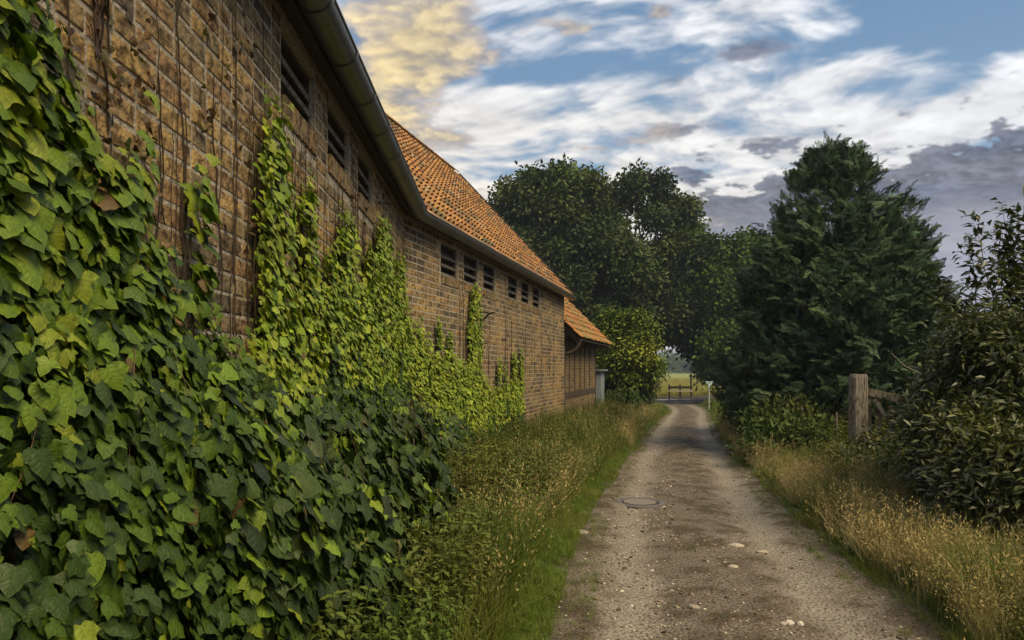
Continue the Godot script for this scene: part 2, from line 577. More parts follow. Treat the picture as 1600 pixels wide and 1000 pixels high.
func make_barn() -> void:
	barn = thing("brick_barn", "long brown brick barn with an orange tiled roof, bent where its two walls meet", "barn", at(1, 0, 0, 0))
	var inv := Transform3D(Basis.IDENTITY, -barn.position)
	var stretch := []
	var head := []
	for k in 5:
		stretch.append(brick_mesh(0.240, 0.071))
		head.append(brick_mesh(0.115, 0.071))
	for g in 2:
		var core := Geo.new()
		var face := 0.0035
		var lo: float = WINDOWS[g][0][2] - SILL
		var hi: float = WINDOWS[g][0][3]
		slab(core, g, 0, 0, face, 0.30, WALL_LOW, lo, true, true)
		slab(core, g, 0, 0, face, 0.30, hi, EAVE + 0.02, true, true)
		var t0 := end_t(g, 0.0, false)
		for k in WINDOWS[g].size():
			slab(core, g, t0, WINDOWS[g][k][0], face, 0.30, lo, hi, k == 0, false)
			t0 = WINDOWS[g][k][1]
		slab(core, g, t0, 0, face, 0.30, lo, hi, false, true)
		var wall := part("wall", core.mesh(), mat.mortar, barn, inv)
		wall.set_meta("label", "ivy-hung brick wall nearest the camera" if g == 0 else "bare upper brick wall with six louvred vents")
		# bricks
		var rest := Geo.new()
		var near := []
		var r := 0
		var h := WALL_LOW
		while h + 0.071 < EAVE + 0.02:
			for run in free_runs(g, h, h + 0.071, end_t(g, 0.0, false), end_t(g, 0.0, true)):
				var t: float = run[0] + (0.0 if r % 2 == 0 else -0.126)
				var k := 0 if r % 2 == 0 else 1
				while t < run[1] - 0.03:
					var L := 0.240 if rng.randf() < (0.62 if k % 2 == 0 else 0.40) else 0.115
					k += 1
					var a := maxf(t, run[0])
					var b := minf(t + L, run[1])
					t += L + 0.012
					if b - a < 0.03:
						continue
					var tone := int(clampf(4.5 + 3.2 * wall_noise.get_noise_2d(a * 0.9 + g * 40.0, h * 1.4) * 2.0 + rng.randfn() * 2.6, 0, 9.99))
					tone = [0, 1, 5, 8, 2, 6, 9, 3, 4, 7][tone]
					var x := seg_frame(g, (a + b) / 2.0, 0.05, h + 0.0355)
					x.origin += seg_out(g) * rng.randf_range(-0.002, 0.002)
					x.basis = x.basis.rotated(seg_out(g), rng.randfn() * 0.006)
					if g == 0 and absf(b - a - L) < 0.001:
						var m := project(x.origin)
						var hidden := ivy_cover(0, (a + b) / 2.0, h) > 0.4
						if m.z > 0.9 and m.x > -10 and m.x < 640 and m.y > -15 and not hidden:
							near.append([1.0 / m.z * sqrt(L), x, L, tone])
							continue
					var cc: Array = BRICK[tone]
					rest.block(x, b - a, 0.071, 0.05, 0.005, jitter(0.002), vary(Color(cc[0], cc[1], cc[2]), 0.16))
			h += COURSE
			r += 1
		near.sort_custom(func(p, q): return p[0] > q[0])
		for k in near.size():
			var b: Array = near[k]
			if k < 300:
				part("brick", (stretch if b[2] > 0.2 else head)[k % 5], mat["brick%d" % b[3]], wall, b[1])
			else:
				var cc: Array = BRICK[b[3]]
				rest.block(b[1], b[2], 0.071, 0.05, 0.005, jitter(0.002), vary(Color(cc[0], cc[1], cc[2]), 0.16))
		var rb := part("brickwork", rest.mesh(), mat.brick, wall, Transform3D.IDENTITY)
		rb.set_meta("kind", "stuff")
		for w in WINDOWS[g]:
			make_vent(g, w, inv)
	make_roof(inv)
	make_gutter(inv)

func make_vent(g: int, w: Array, inv: Transform3D) -> void:
	var tm: float = (w[0] + w[1]) / 2.0
	var wide: float = w[1] - w[0]
	var fr := Geo.new()
	for e in [w[0] + 0.014, w[1] - 0.014]:
		fr.box(seg_frame(g, e, 0.085, (w[2] + w[3]) / 2.0), Vector3(0.028, w[3] - w[2], 0.09))
	fr.box(seg_frame(g, tm, 0.085, w[3] - 0.014), Vector3(wide - 0.058, 0.028, 0.088))
	var v := part("louvred_vent", fr.mesh(), mat.wood, barn, inv)
	var n := 3
	for k in n:
		var gg := Geo.new()
		var x := seg_frame(g, tm, 0.075, w[2] + 0.045 + k * (w[3] - w[2] - 0.06) / n)
		x.basis = x.basis * Basis(Vector3.RIGHT, 0.62 + rng.randf_range(-0.06, 0.06)) * Basis(Vector3.FORWARD, rng.randf_range(-0.016, 0.016))
		gg.box(x, Vector3(wide - 0.06, 0.022, 0.135), vary(Color(1.25, 1.2, 1.12), 0.2))
		part("slat", gg.mesh(), mat.greywood, v, Transform3D.IDENTITY)
	# a sill of bricks on end, standing a little proud
	var m := int(wide / 0.077)
	for k in m:
		var gg := Geo.new()
		var x := seg_frame(g, w[0] + (k + 0.5) * wide / m, 0.06, w[2] - SILL / 2.0 + 0.004)
		x.basis = x.basis * Basis(Vector3.RIGHT, 0.10)
		x.origin += seg_out(g) * 0.022
		gg.block(x, wide / m - 0.010, SILL - 0.006, 0.055, 0.005, jitter(0.002))
		part("sill_brick", gg.mesh(), mat["brick%d" % [2, 8, 6, 9, 3, 5][rng.randi() % 6]], v, Transform3D.IDENTITY)

func roof_frame(g: int, t: float, up: float, lift := 0.0) -> Transform3D:
	var out := seg_out(g)
	var w := -out * cos(PITCH) + Vector3.UP * sin(PITCH)
	var n := out * sin(PITCH) + Vector3.UP * cos(PITCH)
	return Transform3D(Basis(seg_u(g), w, n), at(g, t, -0.13, EAVE + 0.05) + w * up + n * lift)

func tile_mesh(wide: float, long: float, roll: float) -> ArrayMesh:
	# an S-shaped clay pantile: tail (y = 0) strongly rolled, head nearly flat
	var geo := Geo.new()
	var prof := [[-0.5, 0.10], [-0.36, 0.0], [-0.16, 0.02], [0.02, 0.42], [0.18, 0.92], [0.32, 1.0], [0.44, 0.72], [0.54, 0.20]]
	for side in 2:
		var rows := []
		for r in [[0.0, 1.0, 0.026], [0.5, 0.85, 0.013], [1.0, 0.35, 0.0]]:
			var row := PackedVector3Array()
			for p in prof:
				row.append(Vector3(p[0] * wide, r[0] * long, roll * p[1] * r[1] + r[2] - (0.014 if side else 0.0)))
			rows.append(row)
		geo.grid(rows)
	geo.renormal()
	var m: int = prof.size()
	for k in m - 1:   # the tail edge
		geo.quad(geo.v[k], geo.v[k + 1], geo.v[m * 3 + k + 1], geo.v[m * 3 + k], Vector3(0, -1, 0))
	return geo.mesh()

func make_roof(inv: Transform3D) -> void:
	var ridge_up := 3.095 / cos(PITCH)
	var ridge_h := EAVE + 0.05 + ridge_up * sin(PITCH)
	var wide := 0.165
	var expo := 0.245
	var tmesh := tile_mesh(wide * 1.06, expo + 0.06, 0.056)
	for g in 2:
		# boarding under the tiles, both slopes
		var deck := Geo.new()
		for side in 2:
			var p := []
			for z in [-0.05, -0.02]:
				for q in [[false, -0.11], [true, -0.11], [true, 2.965], [false, 2.965]]:
					var s: float = q[1]
					var h: float = EAVE + 0.05 + (s + 0.13) * tan(PITCH) + z
					if side:
						s = 5.93 - s
					var t := end_t(g, s, q[0])
					p.append(at(g, t + (0.12 if g == 1 and q[0] else 0.0), s, h))
			deck.hexa(p)
		var roof := part("roof", deck.mesh(), mat.wood, barn, inv)
		if g == 1:
			roof.set_meta("label", "steep orange pantile roof behind the gutter")
		var rest := Scatter.new()
		var near := []
		for r in int(ridge_up / expo) + 1:
			var up := r * expo - 0.03
			var s := -0.13 + up * cos(PITCH)
			var t := end_t(g, s, false) + wide * 0.5
			while t < end_t(g, s, true) - 0.06 + (0.16 if g == 1 else 0.0):
				var x := roof_frame(g, t + rng.randfn() * 0.003, up + rng.randfn() * 0.004, 0.0)
				x.basis = x.basis * Basis(Vector3.BACK, rng.randfn() * 0.014)
				if rng.randf() < 0.012:   # a slipped tile
					x.origin -= x.basis.y * rng.randf_range(0.02, 0.07)
					x.basis = x.basis * Basis(Vector3.BACK, rng.randfn() * 0.06)
				var wear := gnoise.get_noise_2d(t * 1.3 + 200.0, up * 1.3)
				var tone := rng.randi() % 5 if rng.randf() < 0.78 - wear * 0.6 else 3
				if wear > 0.12 and rng.randf() < 0.30:
					tone = 5
				elif rng.randf() < 0.05:
					tone = 6
				var size := 1.0 / project(x.origin).z
				if g == 1:
					near.append([size, x, tone])
				else:
					rest.add(x, vary(Color(TILE[tone][0], TILE[tone][1], TILE[tone][2]), 0.12))
				t += wide
		near.sort_custom(func(a, b): return a[0] > b[0])
		for k in near.size():
			var b: Array = near[k]
			if k < 60 or (k - 60) % 2 == 0 and k < 540:
				part("roof_tile", tmesh, mat["tile%d" % b[2]], roof, b[1])
			else:
				rest.add(b[1], vary(Color(TILE[b[2]][0], TILE[b[2]][1], TILE[b[2]][2]), 0.12))
		copies("roof_tiling", tmesh, mat.tile, rest, roof)
		# ridge tiles
		var rt := Geo.new()
		for side in 1:
			for q in 9:
				var a0 := PI * q / 8.0
				var y := sin(a0) * 0.085
				var z := cos(a0) * 0.12
				rt.v.append(Vector3(-0.19, y, z)); rt.v.append(Vector3(0.19, y * 1.08, z * 1.08))
				rt.n.append(Vector3(0, sin(a0), cos(a0))); rt.n.append(Vector3(0, sin(a0), cos(a0)))
				rt.c.append(Color.WHITE); rt.c.append(Color.WHITE)
				if q:
					var k := q * 2
					rt.i.append_array(PackedInt32Array([k - 2, k, k + 1, k - 2, k + 1, k - 1]))
		var rm := rt.mesh()
		var t := end_t(g, 2.965, false) + 0.2
		while t < end_t(g, 2.965, true) - 0.02:
			var x := seg_frame(g, t, 2.965, ridge_h + 0.015)
			if t > -4.5:
				part("ridge_tile", rm, mat["tile%d" % [3, 1, 3][rng.randi() % 3]], roof, x)
			t += 0.36
		if g == 1:
			# weathered board and metal edging along the far gable
			for q in 2:
				var bb := Geo.new()
				var L := 3.095 / cos(PITCH)
				var x := roof_frame(1, SEG_L[1] + 0.22, L / 2.0, 0.01)
				if q:
					x = Transform3D(Basis(-x.basis.x, x.basis.y, x.basis.z), x.origin)
					x = seg_frame(1, SEG_L[1] + 0.22, 2.965 + 3.095 / 2.0, EAVE + 0.05 + 3.095 * tan(PITCH) / 2.0)
					x.basis = x.basis * Basis(Vector3.RIGHT, PITCH - PI / 2)
				bb.box(x, Vector3(0.035, L + 0.06, 0.17) if q == 0 else Vector3(0.035, L + 0.06, 0.17))
				part("barge_board", bb.mesh(), mat.wood, roof, Transform3D.IDENTITY)
	# closed back wall and gables
	var shell := Geo.new()
	for g in 2:
		slab(shell, g, 0, 0, 5.63, 5.93, WALL_LOW, EAVE + 0.1, true, true)
	for e in [[0, -5.0, 0.3], [1, SEG_L[1] - 0.3, 0.0]]:
		var g: int = e[0]
		var ta: float = e[1]
		slab(shell, g, ta, ta + 0.3, 0.30, 5.63, WALL_LOW, EAVE)
		var a := at(g, ta, 0.0, EAVE + 0.12)
		var b := at(g, ta, 5.93, EAVE + 0.12)
		var m := at(g, ta, 2.965, ridge_h - 0.08)
		var o := seg_u(g) * 0.3
		shell.tri(a, b, m, -o)
		shell.tri(a + o, b + o, m + o, o)
	part("gable_wall", shell.mesh(), mat.brick3, barn, inv)
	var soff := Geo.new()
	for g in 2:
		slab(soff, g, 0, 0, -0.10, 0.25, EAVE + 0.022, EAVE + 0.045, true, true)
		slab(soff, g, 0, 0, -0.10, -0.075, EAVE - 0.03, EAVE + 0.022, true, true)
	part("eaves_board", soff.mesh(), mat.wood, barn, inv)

func gutter_ring(r: float, thick: float) -> PackedVector2Array:
	var pts := PackedVector2Array()
	for k in 15:
		var a := PI + PI * k / 14.0
		pts.append(Vector2(cos(a) * r, sin(a) * r))
	for k in 15:
		var a := TAU - PI * k / 14.0
		pts.append(Vector2(cos(a) * (r - thick), sin(a) * (r - thick)))
	return pts

func sweep(geo: Geo, path: Array, ring: PackedVector2Array) -> void:   # path: [origin, out] pairs
	var m := ring.size()
	var rows := []
	for p in path:
		var row := PackedVector3Array()
		for k in m + 1:
			var q := ring[k % m]
			row.append(p[0] + p[1] * q.x + Vector3.UP * q.y)
		rows.append(row)
	geo.grid(rows)

func make_gutter(inv: Transform3D) -> void:
	var s := -0.188
	var h := EAVE + 0.035
	var mit: Vector3 = (seg_out(0) + seg_out(1)) / (1.0 + seg_out(0).dot(seg_out(1)))
	var corner := at(0, SEG_L[0], 0.0, h) - mit * s
	var geo := Geo.new()
	sweep(geo, [[at(0, -5.0, s, h), seg_out(0)], [corner, mit], [at(1, SEG_L[1] + 0.20, s, h - 0.03), seg_out(1)]], gutter_ring(GUT, 0.004))
	geo.renormal()
	# rolled outer lip
	geo.tube(PackedVector3Array([at(0, -5.0, s - GUT, h), corner + mit * GUT, at(1, SEG_L[1] + 0.2, s - GUT, h - 0.03)]), PackedFloat32Array([0.009, 0.009, 0.009]), 8)
	# end cap
	var o := at(1, SEG_L[1] + 0.2, s, h - 0.03)
	for k in 8:
		var a := PI + PI * k / 8.0
		var b := PI + PI * (k + 1) / 8.0
		geo.tri(o, o + seg_out(1) * cos(a) * GUT + Vector3.UP * sin(a) * GUT, o + seg_out(1) * cos(b) * GUT + Vector3.UP * sin(b) * GUT, seg_u(1))
	var gut := part("gutter", geo.mesh(), mat.zinc, barn, inv)
	gut.set_meta("label", "dark zinc half-round gutter following the bend of the eaves")
	for g in 2:
		var t := 0.4
		while t < SEG_L[g] + (0.0 if g == 0 else 0.1):
			var bgeo := Geo.new()
			var hh := h - (0.03 * t / SEG_L[1] if g == 1 else 0.0)
			sweep(bgeo, [[at(g, t - 0.016, s, hh), seg_out(g)], [at(g, t + 0.016, s, hh), seg_out(g)]], gutter_ring(GUT + 0.007, 0.0065))
			bgeo.renormal()
			part("gutter_bracket", bgeo.mesh(), mat.zinc, gut, Transform3D.IDENTITY)
			t += 0.60

# ================= ground and lane =================
var wall_noise := FastNoiseLite.new()
var gnoise := FastNoiseLite.new()
var fnoise := FastNoiseLite.new()
const LANE := [[-8.0, 0.75, 1.1], [0.0, 1.05, 1.2], [4.14, 1.42, 1.22], [6.4, 1.78, 1.20], [7.9, 2.08, 1.17], [10.5, 2.73, 1.15], [15.5, 3.93, 1.04], [25.3, 6.43, 1.0], [36.9, 9.45, 1.0], [45.0, 10.9, 1.2], [50.0, 11.4, 1.9], [54.0, 11.5, 2.8], [60.0, 11.5, 3.0]]

func lane(d: float, k: int) -> float:
	for q in LANE.size() - 1:
		if d <= LANE[q + 1][0] or q == LANE.size() - 2:
			var f := clampf((d - LANE[q][0]) / (LANE[q + 1][0] - LANE[q][0]), 0.0, 1.0)
			var a: float = LANE[maxi(q - 1, 0)][k]
			var b: float = LANE[mini(q + 2, LANE.size() - 1)][k]
			return cubic_interpolate(LANE[q][k], LANE[q + 1][k], a, b, f)
	return 0.0

func wall_x(d: float) -> float:
	if d < 8.15:
		return -1.093 - 0.0234 * d
	return -1.284 + 0.281 * (d - 8.15)

func lane_level(d: float) -> float:
	return -0.02 * clampf(d - 6.5, 0.0, 43.5)

func ground_y(x: float, d: float) -> float:
	var cx := lane(d, 1)
	var hw := lane(d, 2)
	var lat := x - cx
	var y := lane_level(d)
	if d < 70.0:
		# wheel ruts and a low crown
		y -= 0.045 * (exp(-pow((lat - 0.62) / 0.24, 2.0)) + exp(-pow((lat + 0.62) / 0.24, 2.0)))
		var off := absf(lat) - hw
		if off > -0.15:
			y += 0.07 * smoothstep(-0.15, 0.45, off)
			y += 0.07 * gnoise.get_noise_2d(x * 3.0, d * 3.0) * smoothstep(0.0, 0.8, off)
		y += 0.03 * gnoise.get_noise_2d(x * 0.9 + 9.0, d * 0.9)
		if lat < -hw and d < 30.0:   # the bank rises to the wall foot
			var wx := wall_x(d)
			var f := clampf((-hw - lat) / maxf(cx - hw - wx, 0.3), 0.0, 1.2)
			y = lerpf(y, 0.10, smoothstep(0.1, 1.0, f) * smoothstep(30.0, 24.0, d))
		if lat > hw:
			y += 0.16 * smoothstep(0.3, 2.5, lat - hw) * smoothstep(50.0, 30.0, d)
	else:
		y += 0.5 * gnoise.get_noise_2d(x * 0.02, d * 0.02) * smoothstep(70.0, 200.0, d)
	return y

func make_ground() -> void:
	var ds := []
	var d := -9.0
	while d < 2500.0:
		ds.append(d)
		d += 0.22 if d < 14.0 else (0.5 if d < 32.0 else (1.2 if d < 75.0 else d * 0.12))
	var geo := Geo.new()
	var rows := []
	var cols := []
	for dd in ds:
		var cx := lane(clampf(dd, -8.0, 60.0), 1)
		var row := PackedVector3Array()
		var col := PackedColorArray()
		var xs := [-2600.0, -900.0, -300.0, -120.0, -60.0, -30.0, -18.0, -12.0, -8.0, -6.0]
		for k in 49:
			xs.append(-4.8 + k * 0.2)
		xs.append_array([5.4, 6.2, 7.2, 8.5, 10.0, 12.5, 16.0, 22.0, 32.0, 60.0, 120.0, 300.0, 900.0, 2600.0])
		for xx in xs:
			var x: float = cx + xx
			var y := ground_y(x, dd)
			if absf(xx) < lane(clampf(dd, -8.0, 60.0), 2) + 0.1 and dd < 60.0:
				y -= 0.045
			row.append(P(x, y, dd))
			var n := gnoise.get_noise_2d(x * 1.3, dd * 1.3)
			var c := Color(0.060, 0.052, 0.030).lerp(Color(0.045, 0.055, 0.020), clampf(0.5 + n, 0, 1))
			if dd > 62.0:
				var f := gnoise.get_noise_2d(x * 0.05 + 70.0, dd * 0.6)
				c = Color(0.34, 0.31, 0.085).lerp(Color(0.20, 0.25, 0.06), clampf(0.5 + f * 1.6, 0.0, 1.0))
			col.append(c)
		rows.append(row)
		cols.append(col)
	geo.grid(rows, cols)
	geo.renormal()
	structure("ground", geo.mesh(), mat.soil)
	# the dirt lane
	var lg := Geo.new()
	rows = []
	cols = []
	d = -8.0
	while d < 52.0:
		var cx := lane(d, 1)
		var hw := lane(d, 2)
		var row := PackedVector3Array()
		var col := PackedColorArray()
		var m := 56
		for k in m + 1:
			var f := 2.0 * k / m - 1.0
			var edge := 0.10 * gnoise.get_noise_2d(d * 1.7, 40.0 * signf(f)) + 0.06 * fnoise.get_noise_2d(d * 1.1, 80.0 * signf(f)) + 0.12
			var lat := f * (hw + edge)
			var x := cx + lat
			var y := ground_y(x, d)
			var n1 := gnoise.get_noise_2d(x * 2.2, d * 1.6)
			var n2 := fnoise.get_noise_2d(x * 2.0, d * 2.0)
			var n3 := fnoise.get_noise_2d(x * 6.0 + 50.0, d * 6.0)
			y += 0.010 + 0.010 * n1 + 0.010 * n2 + 0.008 * n3
			if absf(f) > 0.93:
				y -= 0.03 * (absf(f) - 0.93) / 0.07
			row.append(P(x, y, d))
			var rut := exp(-pow((absf(lat) - 0.66 + 0.10 * n1) / 0.25, 2.0))
			var c := Color(0.158, 0.134, 0.102).lerp(Color(0.290, 0.262, 0.214), clampf(rut * 0.95 + n1 * 0.5 + n3 * 0.3, 0.0, 1.0))
			c = c.lerp(Color(0.072, 0.052, 0.032), clampf((1.15 - rut) * (0.25 + 1.3 * n2 + 0.9 * n1 + 0.9 * n3), 0.0, 0.9))
			c = c.lerp(Color(0.070, 0.072, 0.028), clampf((0.9 - rut) * (n2 * 1.8 + n3 - 0.55), 0.0, 0.6))
			c = c.lerp(Color(0.065, 0.055, 0.030), smoothstep(0.84, 1.0, absf(f) + 0.2 * n1))
			col.append(c)
		rows.append(row)
		cols.append(col)
		d += 0.045 if d > 3.0 and d < 10.0 else (0.09 if d < 18.0 else 0.2)
	lg.grid(rows, cols)
	lg.renormal()
	structure("lane", lg.mesh(), mat.road)
	# the dark track that crosses at the far end, and its puddle
	var tg := Geo.new()
	rows = []
	cols = []
	for j in 15:
		var f := j / 14.0
		var row := PackedVector3Array()
		var col := PackedColorArray()
		for k in 60:
			var x := -12.0 + k * 0.9
			var dd := 51.2 + f * 6.4 + 0.5 * gnoise.get_noise_2d(x * 0.4, f * 3.0 + 20.0)
			row.append(P(x, ground_y(x, minf(dd, 69.0)) + 0.03 - (0.05 if j == 0 or j == 14 else 0.0), dd))
			col.append(vary(Color(0.055, 0.042, 0.030), 0.25))
		rows.append(row)
		cols.append(col)
	tg.grid(rows, cols)
	tg.renormal()
	structure("cross_track", tg.mesh(), mat.road)
	var pg := Geo.new()
	var pc := P(12.3, ground_y(12.3, 53.2) + 0.075, 53.2)
	for k in 24:
		var a := TAU * k / 24.0
		var b := TAU * (k + 1) / 24.0
		var ra := 1.0 + 0.3 * sin(a * 3.0 + 1.0)
		var rb := 1.0 + 0.3 * sin(b * 3.0 + 1.0)
		pg.tri(pc, pc + Vector3(cos(a) * 1.5 * ra, 0, sin(a) * 0.7 * ra), pc + Vector3(cos(b) * 1.5 * rb, 0, sin(b) * 0.7 * rb), Vector3.UP)
	var water := StandardMaterial3D.new()
	water.albedo_color = Color(0.05, 0.045, 0.04)
	water.roughness = 0.05
	structure("puddle_water", pg.mesh(), water)
	# distant rise
	var hg := Geo.new()
	rows = []
	for j in 8:
		var row := PackedVector3Array()
		for k in 60:
			var x := -900.0 + k * 40.0
			var dd := 1500.0 + j * 70.0
			row.append(P(x, -1.5 + (24.0 + 14.0 * gnoise.get_noise_2d(x * 0.002, 5.0)) * sin(PI * 0.5 * j / 7.0), dd))
		rows.append(row)
	hg.grid(rows)
	hg.renormal()
	structure("hills", hg.mesh(), std(0.95, Color(0.05, 0.065, 0.04), null, 1.0, null, 1.0, false))

func stone_mesh(seed_: int) -> ArrayMesh:
	var s := SphereMesh.new()
	s.radial_segments = 7
	s.rings = 4
	s.radius = 0.5
	s.height = 1.0
	var a := s.get_mesh_arrays()
	var g := Geo.new()
	var r := RandomNumberGenerator.new()
	r.seed = seed_
	var n := FastNoiseLite.new()
	n.seed = seed_
	n.frequency = 1.3
	for p in a[Mesh.ARRAY_VERTEX]:
		g.v.append(p * (1.0 + 0.55 * n.get_noise_3dv(p)))
		g.c.append(Color.WHITE)
	g.i = a[Mesh.ARRAY_INDEX]
	g.renormal()
	return g.mesh()

func make_stones() -> void:
	var kinds := [stone_mesh(1), stone_mesh(2), stone_mesh(3)]
	for q in 3:
		var s := Scatter.new()
		for k in [5000, 6500, 2600][q]:
			var d := 3.0 + 20.0 * pow(rng.randf(), 1.9)
			var hw := lane(d, 2)
			var lat := rng.randf_range(-1.05, 1.05) * hw
			if rng.randf() < 0.55:
				lat = (rng.randf_range(-0.9, -0.2) if rng.randf() < 0.55 else rng.randfn() * 0.5)
			if gnoise.get_noise_2d(lat * 2.0 + 30.0, d * 1.4) < -0.12 and rng.randf() < 0.8:
				continue
			var x := lane(d, 1) + lat
			var size: float = [0.005, 0.004, 0.010][q] + [0.016, 0.012, 0.030][q] * pow(rng.randf(), 2.2) + (0.022 * rng.randf() if rng.randf() < 0.05 else 0.0)
			var b := Basis.from_euler(Vector3(rng.randf_range(-0.4, 0.4), rng.randf() * TAU, rng.randf_range(-0.4, 0.4))) * Basis.from_scale(Vector3(size * rng.randf_range(0.8, 1.6), size * rng.randf_range(0.4, 0.8) * (0.55 if q == 2 else 1.0), size * rng.randf_range(0.8, 1.3)))
			var tone: Color = [[Color(0.42, 0.38, 0.31), Color(0.34, 0.29, 0.22), Color(0.50, 0.46, 0.38)], [Color(0.30, 0.25, 0.18), Color(0.24, 0.19, 0.14), Color(0.20, 0.16, 0.11)], [Color(0.080, 0.060, 0.040), Color(0.105, 0.080, 0.053), Color(0.14, 0.11, 0.075)]][q][rng.randi() % 3]
			s.add(Transform3D(b, P(x, ground_y(x, d) + 0.012, d)), vary(tone, 0.2))
		var o := copies(numbered("gravel"), kinds[q], mat.stone, s, self)
		o.set_meta("label", ["fine pale gravel strewn over the dirt lane", "crushed tan grit scattered along the wheel tracks", "small dark pebbles pressed into the dirt lane"][q])
		o.set_meta("category", "gravel")
	var named := [
		[1232, 975, 0.075, 0.045, "pale rounded stone, left one of the pair at the bottom of the lane", Color(0.50, 0.46, 0.40)],
		[1250, 974, 0.055, 0.04, "pale rounded stone, right one of the pair at the bottom of the lane", Color(0.52, 0.48, 0.42)],
		[907, 835, 0.17, 0.05, "long flat grey stone at the grassy left edge of the lane", Color(0.36, 0.32, 0.26)],
		[1150, 852, 0.16, 0.035, "flat pale stone slab lying level in the middle of the lane", Color(0.42, 0.38, 0.31)],
		[1190, 858, 0.12, 0.03, "small flat buff stone just right of the pale slab in the lane", Color(0.38, 0.33, 0.26)],
		[1145, 887, 0.10, 0.03, "small buff stone below the pale slab in the lane", Color(0.40, 0.35, 0.28)],
		[1084, 949, 0.11, 0.035, "grey-brown stone low in the middle of the lane near the camera", Color(0.30, 0.26, 0.21)]]
	for a in named:
		var d: float = 1611.0 / (a[1] - 596.3) if a[1] < 820 else 1760.0 / (a[1] - 575.0)
		var x: float = (a[0] - 800.0) / 1067.0 * d
		var o := part(numbered("stone"), kinds[rng.randi() % 3], mat.stone.duplicate(), self, Transform3D(Basis(Vector3.UP, rng.randf_range(-0.4, 0.4)) * Basis.from_scale(Vector3(a[2], a[3], a[2] * 0.6)), P(x, ground_y(x, d) + 0.012, d)))
		o.material_override.albedo_color = a[5].linear_to_srgb()
		o.material_override.vertex_color_use_as_albedo = false
		o.set_meta("label", a[4])
		o.set_meta("category", "stone")
		o.set_meta("group", "larger stones lying in the lane")

func make_manhole() -> void:
	var d := 1611.0 / (783.0 - 596.3)
	var x := (1000.0 - 800.0) / 1067.0 * d
	var y := ground_y(x, d) + 0.021
	var o := thing("manhole_cover", "round manhole with worn metal ring and pale concrete-filled lid sunk in the lane", "manhole cover", P(x, y, d))
	var ring := CylinderMesh.new()
	ring.top_radius = 0.315; ring.bottom_radius = 0.33; ring.height = 0.08; ring.radial_segments = 48
	var tor := TorusMesh.new()
	tor.inner_radius = 0.225; tor.outer_radius = 0.315; tor.rings = 48; tor.ring_segments = 8
	part("frame", tor, std(0.7, Color(0.105, 0.098, 0.10), null, 1, null, 1, false), o, Transform3D(Basis.from_scale(Vector3(1, 0.4, 1)), Vector3(0, 0.008, 0)))
	var rim := TorusMesh.new()
	rim.inner_radius = 0.205; rim.outer_radius = 0.235; rim.rings = 48; rim.ring_segments = 8
	part("rim", rim, mat.iron, o, Transform3D(Basis.from_scale(Vector3(1, 0.8, 1)), Vector3(0, 0.014, 0)))
	var lid := CylinderMesh.new()
	lid.top_radius = 0.208; lid.bottom_radius = 0.21; lid.height = 0.05; lid.radial_segments = 48
	part("lid", lid, std(0.9, Color(0.19, 0.165, 0.14), mat.stone.albedo_texture, 6.0, null, 1, false), o, Transform3D(Basis.IDENTITY, Vector3(0, -0.001, 0)))

# ================= ivy =================
const MASS := [
	[[0.0, 2.95], [1.5, 2.8], [1.60, 2.42], [1.75, 2.28], [1.92, 2.30], [2.08, 2.10], [2.17, 1.98], [2.26, 1.80], [2.9, 1.78], [3.3, 2.0], [4.0, 2.14], [5.0, 2.20], [6.0, 2.30], [8.3, 2.35]],
	[[-0.3, 2.3], [0.0, 2.25], [0.8, 1.85], [1.8, 1.80], [2.7, 1.62], [3.5, 1.30], [4.3, 1.36], [5.28, 1.45], [5.36, -1.0]]]
const COLUMNS := [
	[[2.42, 0.05, 2.50], [3.22, 0.26, 2.98], [3.78, 0.14, 2.85], [4.80, 0.40, 2.84], [5.55, 0.18, 2.76], [6.30, 0.56, 3.10], [7.35, 0.50, 2.95], [2.02, 0.03, 2.55], [4.25, 0.14, 2.50]],
	[[0.35, 0.16, 2.35], [0.62, 0.06, 2.25], [0.98, 0.10, 2.40], [1.36, 0.10, 2.35], [2.45, 0.32, 3.00], [3.72, 0.12, 1.90], [4.15, 0.09, 1.80], [4.68, 0.16, 2.06], [5.20, 0.15, 2.10]]]

func knots(k: Array, t: float) -> float:
	for q in k.size() - 1:
		if t <= k[q + 1][0]:
			return lerpf(k[q][1], k[q + 1][1], clampf((t - k[q][0]) / (k[q + 1][0] - k[q][0]), 0.0, 1.0))
	return k[k.size() - 1][1]

func ivy_cover(g: int, t: float, h: float) -> float:
	var n := 0.10 * fnoise.get_noise_2d(t * 3.0 + g * 50.0, h * 3.0)
	var c := smoothstep(0.06, -0.10, h - knots(MASS[g], t) - n)
	for a in COLUMNS[g]:
		var wob: float = 0.05 * fnoise.get_noise_2d(h * 1.2, a[0] * 20.0)
		var top: float = a[2] + n
		var hw: float = a[1] * (0.45 + 0.55 * clampf((top - h) / 0.7, 0.0, 1.0))
		var side := absf(t - a[0] - wob)
		c = maxf(c, smoothstep(hw * 1.2, hw * 0.75, side) * smoothstep(top, top - 0.22, h))
	return c

